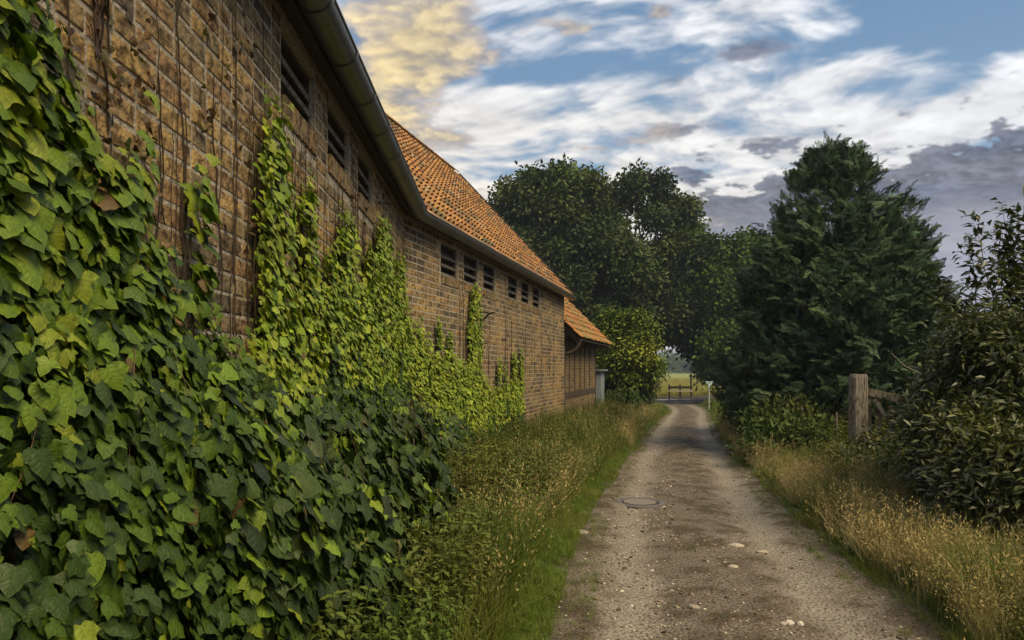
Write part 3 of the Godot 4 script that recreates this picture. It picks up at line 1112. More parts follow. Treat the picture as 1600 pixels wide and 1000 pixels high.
func leaf_mesh(kind: int) -> ArrayMesh:
	var half := [[0.13, 0.10], [0.29, 0.13], [0.44, 0.06], [0.50, -0.03], [0.62, -0.15], [0.76, -0.31], [0.60, -0.36], [0.47, -0.42], [0.41, -0.50], [0.37, -0.62], [0.28, -0.76], [0.14, -0.93]]
	if kind == 1:
		half = [[0.13, 0.09], [0.31, 0.12], [0.45, 0.04], [0.53, -0.08], [0.58, -0.20], [0.57, -0.32], [0.49, -0.41], [0.46, -0.50], [0.40, -0.62], [0.31, -0.74], [0.21, -0.86], [0.10, -0.97]]
	elif kind == 2:
		half = [[0.10, 0.12], [0.27, 0.16], [0.42, 0.10], [0.52, 0.02], [0.67, -0.06], [0.80, -0.18], [0.60, -0.26], [0.42, -0.33], [0.33, -0.44], [0.32, -0.58], [0.26, -0.74], [0.13, -0.92]]
	var fold: float = [0.10, 0.16, 0.07][kind]
	var curl: float = [0.17, 0.10, 0.22][kind]
	var outline := [[0.0, 0.0]]
	outline.append_array(half)
	outline.append([0.0, -1.06])
	for k in half.size():
		var p: Array = half[half.size() - 1 - k]
		outline.append([-p[0], p[1]])
	var g := Geo.new()
	var m := outline.size()
	for r in [0.0, 0.5, 1.0]:
		for k in (1 if r == 0.0 else m):
			var x: float = outline[k][0] * r
			var y: float = lerpf(-0.30, outline[k][1], r)
			var z: float = -fold * absf(x) * 1.2 - curl * y * y - 0.16 * x * x + (0.025 * sin(k * 1.9) * r if r > 0.9 else 0.0)
			g.v.append(Vector3(x, y, z))
			g.uv.append(Vector2((x + 0.8) / 1.6, (0.2 - y) / 1.3))
			g.c.append(Color.WHITE)
	for k in m:
		var k2 := (k + 1) % m
		g.i.append_array(PackedInt32Array([0, 1 + k, 1 + k2, 1 + k, 1 + m + k, 1 + m + k2, 1 + k, 1 + m + k2, 1 + k2]))
	g.renormal()
	return g.mesh()

func bulge(g: int, t: float, h: float) -> float:
	var far := t if g == 0 else t + 8.15
	var pr := knots([[0.0, 0.16], [2.0, 0.18], [2.6, 0.32], [3.2, 0.47], [4.2, 0.58], [5.5, 0.60], [7.0, 0.52], [8.6, 0.40], [9.6, 0.24], [11.0, 0.12], [14.0, 0.06]], far)
	var top := knots([[0.0, 1.9], [2.0, 1.75], [3.0, 1.62], [4.5, 1.52], [6.5, 1.42], [8.5, 1.25], [10.0, 0.9], [14.0, 0.6]], far)
	pr *= 1.0 + 0.6 * gnoise.get_noise_2d(far * 1.8, h * 2.2)
	return pr * pow(clampf(1.0 - pow(clampf(h / top, 0.0, 1.0), 2.2), 0.0, 1.0), 0.7)

func ivy_frame(g: int, t: float, h: float, s: float, size: float, wild: float) -> Transform3D:
	var out := seg_out(g)
	var n := out + Vector3.UP * (0.55 + rng.randfn() * 0.38 * wild) + seg_u(g) * rng.randfn() * 0.42 * wild
	var down := Vector3.DOWN + seg_u(g) * rng.randfn() * 0.55 * wild + out * 0.25
	return Transform3D(look_frame(n, down).scaled(Vector3.ONE * size), at(g, t, -s, h))

func stems_for(g: int, ta: float, tb: float, count: int) -> ArrayMesh:
	var geo := Geo.new()
	for k in count:
		var t := rng.randf_range(ta, tb)
		if k < COLUMNS[g].size() and COLUMNS[g][k][0] > ta and COLUMNS[g][k][0] < tb:
			t = COLUMNS[g][k][0]
		var h := 0.0
		var pts := PackedVector3Array()
		var rad := PackedFloat32Array()
		var r0 := rng.randf_range(0.006, 0.014)
		while h < 3.0 and (pts.size() < 3 or ivy_cover(g, t, h + 0.15) > 0.3):
			pts.append(at(g, t, -0.02, h))
			rad.append(r0 * (1.0 - h / 3.6))
			h += 0.12
			t += rng.randfn() * 0.018
		geo.tube(pts, rad, 5, vary(Color(0.075, 0.055, 0.035), 0.3))
	return geo.mesh()

func tendrils(g: int, ta: float, tb: float, count: int) -> ArrayMesh:
	var geo := Geo.new()
	for k in count:
		var t := rng.randf_range(ta, tb)
		if rng.randf() < 0.5:
			t = roundf(t / 0.47) * 0.47 + rng.randfn() * 0.05
		if t < ta or t > tb:
			continue
		var h0 := maxf(knots(MASS[g], t) - 0.2, 1.2) + rng.randf_range(-0.2, 0.5)
		var h1 := rng.randf_range(h0 + 0.3, 3.45)
		var pts := PackedVector3Array()
		var rad := PackedFloat32Array()
		var h := h0
		var r0 := rng.randf_range(0.0016, 0.0046)
		var col := vary(Color(0.040, 0.027, 0.019), 0.45)
		while h < h1:
			var blocked := false
			for w in WINDOWS[g]:
				if t > w[0] - 0.01 and t < w[1] + 0.01 and h > w[2] - 0.03:
					blocked = true
			if blocked:
				break
			pts.append(at(g, t, -0.007, h))
			rad.append(r0 * (1.0 - 0.6 * (h - h0) / (h1 - h0)))
			h += 0.055
			t += rng.randfn() * 0.009
			if rng.randf() < 0.22:   # a clinging side shoot
				var q := PackedVector3Array([pts[pts.size() - 1]])
				var dir := -1.0 if rng.randf() < 0.5 else 1.0
				for w in 3:
					q.append(at(g, t + dir * 0.022 * (w + 1) + rng.randfn() * 0.006, -0.006, h + 0.018 * (w + 1) * rng.randf()))
				geo.tube(q, PackedFloat32Array([r0 * 0.6, r0 * 0.5, r0 * 0.4, r0 * 0.25]), 3, col)
		if pts.size() > 2:
			geo.tube(pts, rad, 4, col)
	return geo.mesh()

func leaf_tone(k: int) -> Color:
	var c: Array = LEAF[k] if k < LEAF.size() else YOUNG[k - LEAF.size()]
	return Color(c[0], c[1], c[2])

func make_ivy() -> void:
	var lm := [leaf_mesh(0), leaf_mesh(1), leaf_mesh(2)]
	var plants := [
		[0, 0.75, 2.62, 8600, "broad-leaved green ivy hanging thickly over the wall nearest the camera", "ivy"],
		[0, 2.62, 8.15, 23000, "bright green ivy climbing in columns to the high louvred vents", "ivy"],
		[1, -0.1, 5.45, 14000, "yellow-green ivy in narrow strands on the far wall under six vents", "ivy"]]
	for pl in plants:
		var g: int = pl[0]
		var o := thing("climbing_ivy", pl[4], pl[5], at(g, (pl[1] + pl[2]) / 2.0, 0.0, 0.0), "ivy growing up the barn wall")
		var inv := Transform3D(Basis.IDENTITY, -o.position)
		part("stem", stems_for(g, pl[1], pl[2], 26), mat.vine, o, inv)
		part("dead_tendrils", tendrils(g, maxf(pl[1], 1.5), minf(pl[2] + (3.5 if g == 1 else 0.0), SEG_L[g]), int(13.0 * (minf(pl[2], SEG_L[g]) - maxf(pl[1], 1.5))) + (0 if pl[1] < 2.0 else 24)), mat.vine, o, inv)
		var sc := [Scatter.new(), Scatter.new(), Scatter.new()]
		var near := []
		var made := 0
		var tries := 0
		while made < pl[3] and tries < pl[3] * 6:
			tries += 1
			var t := rng.randf_range(pl[1], pl[2])
			var h := rng.randf_range(0.05, 3.1)
			var c := ivy_cover(g, t, h)
			if rng.randf() > c:
				continue
			made += 1
			var edge := c < 0.9
			var b := bulge(g, t, h)
			var deep := pow(rng.randf(), 0.55)
			var s := 0.02 + (b + 0.07) * deep
			var patch := gnoise.get_noise_2d(t * 2.6 + g * 30.0, h * 2.6)
			var size := lerpf(0.024, 0.078, pow(rng.randf(), 1.2)) * (0.72 if edge else 1.0) * (1.0 + 0.25 * patch)
			if g == 0 and t < 2.6:
				size *= 0.92 if t < 2.0 else 1.0
			else:
				size *= 0.86
			var tone := rng.randf() + patch * 0.7
			var k := 2 if tone > 0.86 else (0 if tone > 0.45 else (1 if tone > 0.12 else (3 if tone > -0.1 else 4)))
			if h < (1.50 if g == 0 else 0.75) + 0.6 * patch and rng.randf() < 0.86:  # older leaves low down; the dimmer light there is also put in their tones
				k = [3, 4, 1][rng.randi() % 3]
			elif h > (1.5 if g == 0 else 0.7) and t + g * 8.0 > 2.8:   # young growth on the climbing columns
				k = [5, 6, 7, 8, 0, 2][rng.randi() % 6]
			var x := ivy_frame(g, t, h, s, size, 1.0)
			var kind: int = [0, 0, 1, 2][rng.randi() % 4]
			if rng.randf() < 0.006:
				sc[1].add(inv * x, vary(Color(0.15, 0.10, 0.035), 0.3))
				continue
			if deep > 0.72:
				var m := project(x.origin)
				if m.z > 0.8 and m.x > 0 and m.x < 1600 and m.y < 1000 and m.y > 0:
					near.append([size / m.z, x, kind, k])
					continue
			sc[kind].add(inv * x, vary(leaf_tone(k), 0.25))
		near.sort_custom(func(p, q): return p[0] > q[0])
		for q in near.size():
			var a: Array = near[q]
			if q < (300 if pl == plants[0] else 200):
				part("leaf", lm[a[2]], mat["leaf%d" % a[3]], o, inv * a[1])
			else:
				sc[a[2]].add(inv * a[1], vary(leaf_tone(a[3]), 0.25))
		# loose runners hanging over the leaves
		for q in (9 if g == 0 else 5):
			var run := Geo.new()
			var t := rng.randf_range(maxf(pl[1], 1.1), pl[2])
			var h := rng.randf_range(0.7, 1.9)
			var pts := PackedVector3Array()
			var rad := PackedFloat32Array()
			var bow := rng.randfn() * 0.5
			for w in 9:
				var f := w / 8.0
				var hh := h - 0.45 * f + 0.12 * sin(f * PI)
				pts.append(at(g, t + bow * f * 0.5 + rng.randfn() * 0.01, -(0.03 + bulge(g, t, hh) + 0.06 * sin(f * PI)), hh))
				rad.append(0.0019 * (1.1 - f) * smoothstep(-0.15, 0.2, f))
			run.tube(pts, rad, 4, vary([Color(0.16, 0.10, 0.05), Color(0.12, 0.13, 0.04), Color(0.09, 0.06, 0.035)][rng.randi() % 3], 0.2))
			part("runner", run.mesh(), mat.vine, o, inv)
		# withered leaves clinging to the old stems
		for q in (900 if g == 0 else 260):
			var t := rng.randf_range(maxf(pl[1], 1.6), pl[2])
			var h := rng.randf_range(1.8, 3.42)
			var open := false
			for w in WINDOWS[g]:
				if t > w[0] - 0.02 and t < w[1] + 0.02 and h > w[2] - 0.02:
					open = true
			if open or gnoise.get_noise_2d(t * 3.0, h * 0.9 + 60.0) < 0.0:
				continue
			var x := ivy_frame(g, t, h, rng.randf_range(0.004, 0.03), rng.randf_range(0.012, 0.035), 2.2)
			sc[1].add(inv * x, vary([Color(0.11, 0.065, 0.03), Color(0.16, 0.10, 0.045), Color(0.07, 0.045, 0.03), Color(0.13, 0.12, 0.05)][rng.randi() % 4], 0.3))
		for q in 3:
			copies("foliage", lm[q], mat.leaf, sc[q], o)
	# the darker, larger-leaved thicket bulging from the wall foot
	var o := thing("ivy_thicket", "dark glossy large-leaved creeper bulging out at the foot of the wall", "creeper", at(0, 5.0, 0.0, 0.0))
	var inv := Transform3D(Basis.IDENTITY, -o.position)
	var sc := [Scatter.new(), Scatter.new(), Scatter.new()]
	var near := []
	var stem := Geo.new()
	for k in 40:
		var t := rng.randf_range(2.4, 8.6)
		var pts := PackedVector3Array()
		var rad := PackedFloat32Array()
		for q in 7:
			var f := q / 6.0
			pts.append(at(0, minf(t, 8.1), -0.05 - bulge(0, t, 0.9) * sin(f * 2.4) * 0.9, 0.02 + 1.35 * f))
			rad.append(0.008 * (1.1 - f))
			t += rng.randfn() * 0.06
		stem.tube(pts, rad, 5, Color(0.06, 0.045, 0.03))
	part("stem", stem.mesh(), mat.vine, o, inv)
	for k in 10000:
		var far := rng.randf_range(2.3, 10.0)
		var g := 0 if far < 8.15 else 1
		var t := far if g == 0 else far - 8.15
		var h := rng.randf_range(0.05, 1.6)
		var b := bulge(g, t, h)
		if b < 0.05:
			continue
		var deep := pow(rng.randf(), 0.4)
		var s := 0.06 + b * (0.35 + 0.72 * deep)
		var size := rng.randf_range(0.075, 0.135)
		var patch := gnoise.get_noise_2d(far * 2.0 + 90.0, h * 2.4)
		var x := ivy_frame(g, t, h, s, size, 1.25)
		var tone: Color = [Color(0.034, 0.056, 0.014), Color(0.044, 0.070, 0.016), Color(0.028, 0.046, 0.014), Color(0.056, 0.090, 0.015)][rng.randi() % 4]
		if patch > 0.22 and rng.randf() < 0.6:
			tone = Color(0.150, 0.215, 0.018)
			x.basis = x.basis * 0.72
		var kind: int = [0, 2, 1, 0][rng.randi() % 4]
		sc[kind].add(inv * x, vary(tone, 0.25))
	for q in 3:
		copies("foliage", lm[q], mat.leaf, sc[q], o)

# ================= verge plants =================
func blade(g: Geo, root: Vector3, ang: float, tall: float, wide: float, lean: float, col := Color.WHITE) -> void:
	var dir := Vector3(cos(ang), 0, sin(ang))
	var side := Vector3(-sin(ang), 0, cos(ang))
	var k := g.v.size()
	for q in 4:
		var f := q / 3.0
		var p := root + Vector3.UP * tall * (f - 0.35 * lean * f * f) + dir * tall * lean * f * f
		var w := wide * (1.0 - f * 0.85) * 0.5
		g.v.append(p - side * w)
		g.v.append(p + side * w)
		g.c.append(col)
		g.c.append(col)
	for q in 3:
		var a := k + q * 2
		g.i.append_array(PackedInt32Array([a, a + 2, a + 3, a, a + 3, a + 1]))

func tuft_mesh(seed_: int, blades: int, tall: float, wide: float, spread: float, lean: float, seeded := false) -> ArrayMesh:
	var r := RandomNumberGenerator.new()
	r.seed = seed_
	var g := Geo.new()
	for k in blades:
		var a := r.randf() * TAU
		var q := spread * sqrt(r.randf())
		var root := Vector3(cos(a) * q, 0, sin(a) * q)
		var t := tall * r.randf_range(0.55, 1.0)
		var v := r.randf_range(0.7, 1.25)
		var l := lean * r.randf_range(0.2, 1.3)
		var ang := r.randf() * TAU
		blade(g, root, ang, t, wide * r.randf_range(0.6, 1.2), l, Color(v, v, v * 0.9))
		if seeded and k % 2 == 0:
			# a loose flowering head on the stalk
			var tip := root + Vector3.UP * t * (1.0 - 0.35 * l) + Vector3(cos(ang), 0, sin(ang)) * t * l
			for s in 7:
				var p := tip - Vector3.UP * (0.018 * s) + Vector3(r.randfn(), r.randfn(), r.randfn()) * 0.008
				var d := Vector3(r.randfn(), 0.8 + r.randf(), r.randfn()).normalized() * 0.020
				var e := d.cross(Vector3(r.randfn(), r.randfn(), r.randfn())).normalized() * 0.0035
				var kk := g.v.size()
				g.v.append_array(PackedVector3Array([p, p + d * 0.5 + e, p + d, p + d * 0.5 - e]))
				var sc := Color(0.95, 0.86, 0.68)
				g.c.append_array(PackedColorArray([sc, sc, sc, sc]))
				g.i.append_array(PackedInt32Array([kk, kk + 1, kk + 2, kk, kk + 2, kk + 3]))
	g.renormal()
	return g.mesh()

func spear(g: Geo, root: Vector3, dir: Vector3, up: Vector3, long: float, wide: float, col := Color.WHITE, droop := 0.15) -> void:   # a pointed leaf folded on its midrib
	var d := dir.normalized()
	var s := d.cross(up).normalized() * wide * 0.5
	var u := s.cross(d).normalized()
	var k := g.v.size()
	var m := root + d * long * 0.45
	var tip := root + d * long - u * long * droop
	g.v.append_array(PackedVector3Array([root, m + s + u * wide * 0.12, tip, m - s + u * wide * 0.12, m - u * wide * 0.06]))
	g.c.append_array(PackedColorArray([col, col, col, col, col]))
	g.i.append_array(PackedInt32Array([k, k + 1, k + 4, k + 1, k + 2, k + 4, k + 2, k + 3, k + 4, k + 3, k, k + 4]))

func weed_mesh(seed_: int, tall: float, pairs: int, leaf: float) -> ArrayMesh:
	var r := RandomNumberGenerator.new()
	r.seed = seed_
	var g := Geo.new()
	for st in 3:
		var root := Vector3(r.randfn() * 0.05, 0, r.randfn() * 0.05)
		var lean := Vector3(r.randfn() * 0.12, 1, r.randfn() * 0.12).normalized()
		var t := tall * r.randf_range(0.7, 1.0)
		g.tube(PackedVector3Array([root, root + lean * t]), PackedFloat32Array([0.004, 0.002]), 3, Color(0.9, 0.85, 0.6))
		for q in pairs:
			var f := (q + 1.0) / pairs
			var a := r.randf() * TAU if q % 2 == 0 else r.randf() * TAU + PI / 2
			for s in 2:
				var dir := Vector3(cos(a + s * PI), r.randf_range(-0.35, 0.3), sin(a + s * PI))
				var v := r.randf_range(0.75, 1.25)
				spear(g, root + lean * t * f, dir, Vector3.UP, leaf * (1.25 - 0.7 * f) * r.randf_range(0.8, 1.1), leaf * 0.5 * (1.25 - 0.7 * f), Color(v, v, v))
	g.renormal()
	return g.mesh()

func scatter_verge(count: int, d0: float, d1: float, power: float, side: float, o0: float, o1: float, put: Callable) -> void:
	var cd := 0.0
	var coff := 0.0
	for k in count:
		if k % 7 == 0:   # growth comes in clumps
			cd = d0 + (d1 - d0) * pow(rng.randf(), power)
			coff = rng.randf_range(o0, o1)
		var d := clampf(cd + rng.randfn() * (0.10 + 0.012 * cd), d0, d1)
		var off := clampf(coff + rng.randfn() * 0.12, o0, o1)
		var x := lane(d, 1) + side * (lane(d, 2) + off)
		if side < 0 and d < 23.0 and x < wall_x(d) + 0.06:
			continue
		put.call(x, d, off)

func upright(x: float, d: float, s: float, tilt := 0.12) -> Transform3D:
	return Transform3D(Basis.from_euler(Vector3(rng.randfn() * tilt, rng.randf() * TAU, rng.randfn() * tilt)).scaled(Vector3.ONE * s), P(x, ground_y(x, d) - 0.01, d))

func make_verges() -> void:
	var short := [tuft_mesh(1, 18, 0.14, 0.007, 0.05, 0.6), tuft_mesh(2, 18, 0.19, 0.006, 0.06, 0.9)]
	var tall := [tuft_mesh(3, 18, 0.55, 0.009, 0.07, 0.6), tuft_mesh(4, 18, 0.62, 0.008, 0.08, 0.85)]
	var dry := [tuft_mesh(5, 14, 0.52, 0.0036, 0.07, 0.32, true), tuft_mesh(6, 16, 0.45, 0.0034, 0.09, 0.5, true)]
	var weed := [weed_mesh(7, 0.62, 9, 0.075), weed_mesh(8, 0.45, 8, 0.055)]
	var s_short := [Scatter.new(), Scatter.new()]
	var s_tall := [Scatter.new(), Scatter.new()]
	var s_dry := [Scatter.new(), Scatter.new()]
	var s_weed := [Scatter.new(), Scatter.new()]
	var green := Color(0.080, 0.126, 0.014)
	var olive := Color(0.122, 0.128, 0.028)
	var straw := Color(0.43, 0.37, 0.20)
	# short lush grass along both edges
	var put_short := func(x: float, d: float, off: float) -> void:
		var n := gnoise.get_noise_2d(x * 1.5, d * 1.5)
		s_short[rng.randi() % 2].add(upright(x, d, rng.randf_range(0.6, 1.3) * (1.0 + 0.5 * n) * clampf(0.55 + off * 1.2, 0.45, 1.3)), vary(green.lerp(olive, clampf(0.3 + n, 0, 1)) * 1.3, 0.3))
	scatter_verge(9000, 3.2, 14.0, 1.5, -1.0, 0.0, 1.0, put_short)
	scatter_verge(500, 3.2, 14.0, 1.5, -1.0, -0.25, 0.0, put_short)
	scatter_verge(500, 3.2, 14.0, 1.5, 1.0, -0.25, 0.0, put_short)
	scatter_verge(6500, 14.0, 40.0, 1.3, -1.0, -0.12, 1.6, put_short)
	scatter_verge(7500, 3.2, 14.0, 1.5, 1.0, -0.04, 1.0, put_short)
	scatter_verge(6000, 14.0, 44.0, 1.3, 1.0, -0.12, 1.8, put_short)
	# sparse tufts on the crown of the lane
	for k in 2400:
		var d := 3.4 + 30.0 * pow(rng.randf(), 1.4)
		var x := lane(d, 1) + rng.randfn() * 0.20
		if fnoise.get_noise_2d(x * 2.0, d * 2.0) > 0.12:
			s_short[rng.randi() % 2].add(upright(x, d, rng.randf_range(0.18, 0.42)), vary(olive, 0.3))
	# leafy weeds, thickest against the ivy
	var put_weed := func(x: float, d: float, off: float) -> void:
		var n := gnoise.get_noise_2d(x * 1.4 + 50.0, d * 1.4)
		s_weed[rng.randi() % 2].add(upright(x, d, rng.randf_range(0.6, 1.2) * (1.0 + 0.4 * n)), vary(Color(0.062, 0.104, 0.015).lerp(Color(0.110, 0.126, 0.024), clampf(0.5 + n, 0, 1)), 0.3))
	# taller growth towards the wall
	var put_tall := func(x: float, d: float, off: float) -> void:
		var n := gnoise.get_noise_2d(x * 1.1 + 20.0, d * 1.1)
		s_tall[rng.randi() % 2].add(upright(x, d, rng.randf_range(0.55, 1.1) * (1.0 + 0.4 * n)), vary(olive.lerp(green, clampf(0.5 + n, 0, 1)), 0.3))
	scatter_verge(3400, 2.6, 12.0, 1.3, -1.0, 0.30, 1.9, put_tall)
	scatter_verge(7000, 12.0, 34.0, 1.2, -1.0, 0.25, 2.6, put_tall)
	scatter_verge(2400, 9.0, 44.0, 1.3, 1.0, 0.3, 2.4, put_tall)
	scatter_verge(5000, 2.0, 40.0, 1.2, 1.0, 2.2, 9.0, put_tall)
	scatter_verge(600, 3.2, 9.0, 1.2, 1.0, 0.25, 1.4, put_tall)
	scatter_verge(160, 3.2, 9.0, 1.2, 1.0, 0.8, 1.7, put_weed)
	scatter_verge(2700, 2.8, 10.0, 1.2, -1.0, 0.45, 1.6, put_weed)
	scatter_verge(2200, 10.0, 24.0, 1.2, -1.0, 0.5, 2.2, put_weed)
	scatter_verge(2600, 8.0, 22.0, 1.2, 1.0, 0.7, 2.6, put_weed)
	# dry seeding grass, mostly on the right
	var put_dry := func(x: float, d: float, off: float) -> void:
		var n := gnoise.get_noise_2d(x * 0.9 + 80.0, d * 0.9)
		if n < -0.25:
			return
		s_dry[rng.randi() % 2].add(upright(x, d, rng.randf_range(0.65, 1.35) + (0.5 * rng.randf() if x < lane(d, 1) else 0.0), 0.18), vary(straw.lerp(olive * 1.3, clampf(0.25 - n, 0, 0.8)), 0.28))
	scatter_verge(2600, 3.2, 9.5, 1.2, 1.0, 0.12, 1.7, put_dry)
	scatter_verge(1100, 9.0, 20.0, 1.2, 1.0, 0.1, 1.3, put_dry)
	scatter_verge(650, 3.2, 10.5, 1.1, -1.0, 0.35, 1.7, put_dry)
	scatter_verge(900, 12.0, 30.0, 1.1, -1.0, 0.2, 1.6, put_dry)
	var rows := [
		["verge_grass", short, s_short, "short green grass along both edges of the dirt lane", "grass"],
		["tall_grass", tall, s_tall, "tall green grass between the lane and the barn wall", "grass"],
		["dry_grass", dry, s_dry, "straw-coloured seeding grass on the verges of the lane", "dry grass"],
		["weeds", weed, s_weed, "leafy green weeds crowding the wall foot and verges", "weeds"]]
	for r in rows:
		for q in 2:
			var o := copies(numbered(r[0]), r[1][q], mat.grass, r[2][q], self)
			o.set_meta("label", r[3])
			o.set_meta("category", r[4])
			o.set_meta("group", r[3])
	# field crop at the end of the lane
	var fs := Scatter.new()
	for k in 9000:
		var d := 61.0 + 90.0 * pow(rng.randf(), 1.6)
		var x := d * 0.245 + rng.randf_range(-8.0, 8.0) * d / 60.0
		fs.add(upright(x, d, rng.randf_range(0.8, 1.5)), vary(Color(0.30, 0.28, 0.075), 0.3))
	var fo := copies("field_grass", tall[0], mat.grass, fs, self)
	fo.set_meta("label", "pale yellow-green field grass at the end of the lane")
	fo.set_meta("category", "field grass")

func make_thistle(at_: Vector3, tall: float, label: String, tone: Color, seed_: int) -> void:
	# a single tall dry stalk plant
	var r := RandomNumberGenerator.new()
	r.seed = seed_
	var o := thing("tall_weed", label, "weed", at_, "tall stalks standing out of the verge")
	var g := Geo.new()
	var h := Geo.new()
	for s in 5:
		var dir := Vector3(r.randfn() * 0.22, 1, r.randfn() * 0.22).normalized()
		var t := tall * r.randf_range(0.7, 1.05)
		var pts := PackedVector3Array([Vector3.ZERO, dir * t * 0.5, dir * t + Vector3(r.randfn(), 0, r.randfn()) * 0.06])
		g.tube(pts, PackedFloat32Array([0.004, 0.003, 0.0015]), 4, tone)
		for q in 26:
			var f := r.randf_range(0.55, 1.0)
			var p := pts[1].lerp(pts[2], (f - 0.5) * 2.0)
			var dd := Vector3(r.randfn(), 0.4 + r.randf(), r.randfn())
			spear(h, p, dd, Vector3(0.2, 1, 0.1), r.randf_range(0.02, 0.05), 0.008, vary(tone, 0.3))
	h.renormal()
	part("stalk", g.mesh(), mat.vine, o)
	part("seed_head", h.mesh(), mat.grass, o).set_meta("kind", "stuff")

# ================= trees =================
func clump_mesh(seed_: int, leaves: int, radius: float, leaf: float, slim := 0.55) -> ArrayMesh:
	var r := RandomNumberGenerator.new()
	r.seed = seed_
	var g := Geo.new()
	for k in leaves:
		var p := Vector3(r.randfn(), r.randfn() * 0.8, r.randfn()) * radius * 0.5
		var d := (p.normalized() + Vector3(r.randfn(), r.randfn() - 0.35, r.randfn()) * 0.6).normalized()
		var v := r.randf_range(0.84, 1.16)
		spear(g, p, d, Vector3(r.randfn() * 0.5, 1, r.randfn() * 0.5), leaf * r.randf_range(0.7, 1.2), leaf * slim, Color(v, v, v))
	g.renormal()
	return g.mesh()

# lobes: [centre offset, radii, number of boughs, bough radius]
func make_tree(called: String, label: String, base: Vector3, lobes: Array, clump: ArrayMesh, per: int, tones: Array, trunk_h: float, trunk_r: float, group := "", leafmat: Material = null, hollow := 0.35) -> Node3D:
	var o := thing(called, label, "tree" if called.ends_with("tree") else "shrub", base, group)
	var sc := Scatter.new()
	var wood := Geo.new()
	var fork := Vector3(0, trunk_h, 0)
	var pts := PackedVector3Array()
	var rad := PackedFloat32Array()
	for q in 6:
		var f := q / 5.0
		pts.append(Vector3(sin(f * 2.0) * trunk_r * 0.5, trunk_h * f - 0.1, cos(f * 3.0) * trunk_r * 0.4 - trunk_r * 0.4))
		rad.append(trunk_r * (1.25 - 0.6 * f) if q else trunk_r * 1.6)
	fork = pts[5]
	wood.tube(pts, rad, 9)
	for lb in lobes:
		var c: Vector3 = lb[0]
		var rr: Vector3 = lb[1]
		var n := 0
		for k in int(lb[2]):
			var dir := Vector3(rng.randfn(), rng.randfn(), rng.randfn()).normalized()
			var b := c + dir * rr * pow(rng.randf_range(hollow, 1.0), 0.5)
			if b.y < 0.15:
				b.y = 0.15 + rng.randf() * 0.2
			if k % 4 == 0:
				var m := fork.lerp(b, 0.5) + Vector3(rng.randfn(), rng.randfn() + 0.4, rng.randfn()) * trunk_r * 1.2
				wood.tube(PackedVector3Array([fork - Vector3.UP * rng.randf() * trunk_h * 0.3, m, b]), PackedFloat32Array([trunk_r * 0.42, trunk_r * 0.22, trunk_r * 0.06]), 5)
			if gnoise.get_noise_3dv(b * 1.6 / maxf(lb[3], 0.2) + base) < -0.28:
				continue
			var tone: Color = vary(tones[rng.randi() % tones.size()], 0.3)
			var br: float = lb[3] * rng.randf_range(0.65, 1.25)
			for q in per:
				var e := Vector3(rng.randfn(), rng.randfn(), rng.randfn()).normalized()
				var p := b + e * br * pow(rng.randf(), 0.42) * Vector3(1.0, 0.62, 1.0)
				if p.y < 0.05:
					continue
				sc.add(Transform3D(Basis.from_euler(Vector3(rng.randfn() * 0.5, rng.randf() * TAU, rng.randfn() * 0.5)).scaled(Vector3.ONE * rng.randf_range(0.7, 1.3)), p), vary(tone, 0.25))
	part("trunk" if called.ends_with("tree") else "stem", wood.mesh(), mat.bark, o)
	copies("crown" if called.ends_with("tree") else "foliage", clump, leafmat if leafmat else mat.tree, sc, o)
	return o

func spray_mesh(seed_: int) -> ArrayMesh:
	# a flat, drooping spray of scale-leaved twigs, growing along +y with its face to +z
	var r := RandomNumberGenerator.new()
	r.seed = seed_
	var g := Geo.new()
	var n := 10
	for k in n:
		var f := (k + 0.5) / n
		var p := Vector3(0.03 * sin(f * 7.0), f, -0.25 * f * f)
		for s in [-1.0, 1.0]:
			var a := 0.80 - 0.3 * f
			var d := Vector3(s * sin(a), cos(a), r.randfn() * 0.2 - 0.15)
			var L := 0.46 * (1.0 - f * 0.7) * r.randf_range(0.7, 1.2)
			var v := r.randf_range(0.6, 1.45)
			spear(g, p, d, Vector3(0, 0, 1), L, 0.045, Color(v, v, v), 0.15)
			for q in 2:
				spear(g, p + d * L * (0.3 + 0.3 * q), (d + Vector3(-s * 0.8, 0.6, r.randfn() * 0.25)).normalized(), Vector3(0, 0, 1), L * 0.45, 0.036, Color(v, v, v), 0.1)
				spear(g, p + d * L * (0.25 + 0.3 * q), (d + Vector3(s * 0.8, -0.4, r.randfn() * 0.25)).normalized(), Vector3(0, 0, 1), L * 0.35, 0.034, Color(v, v, v), 0.1)
	spear(g, Vector3(0, 0.8, -0.14), Vector3(0, 1, -0.4), Vector3(0, 0, 1), 0.3, 0.07)
	g.renormal()
	return g.mesh()

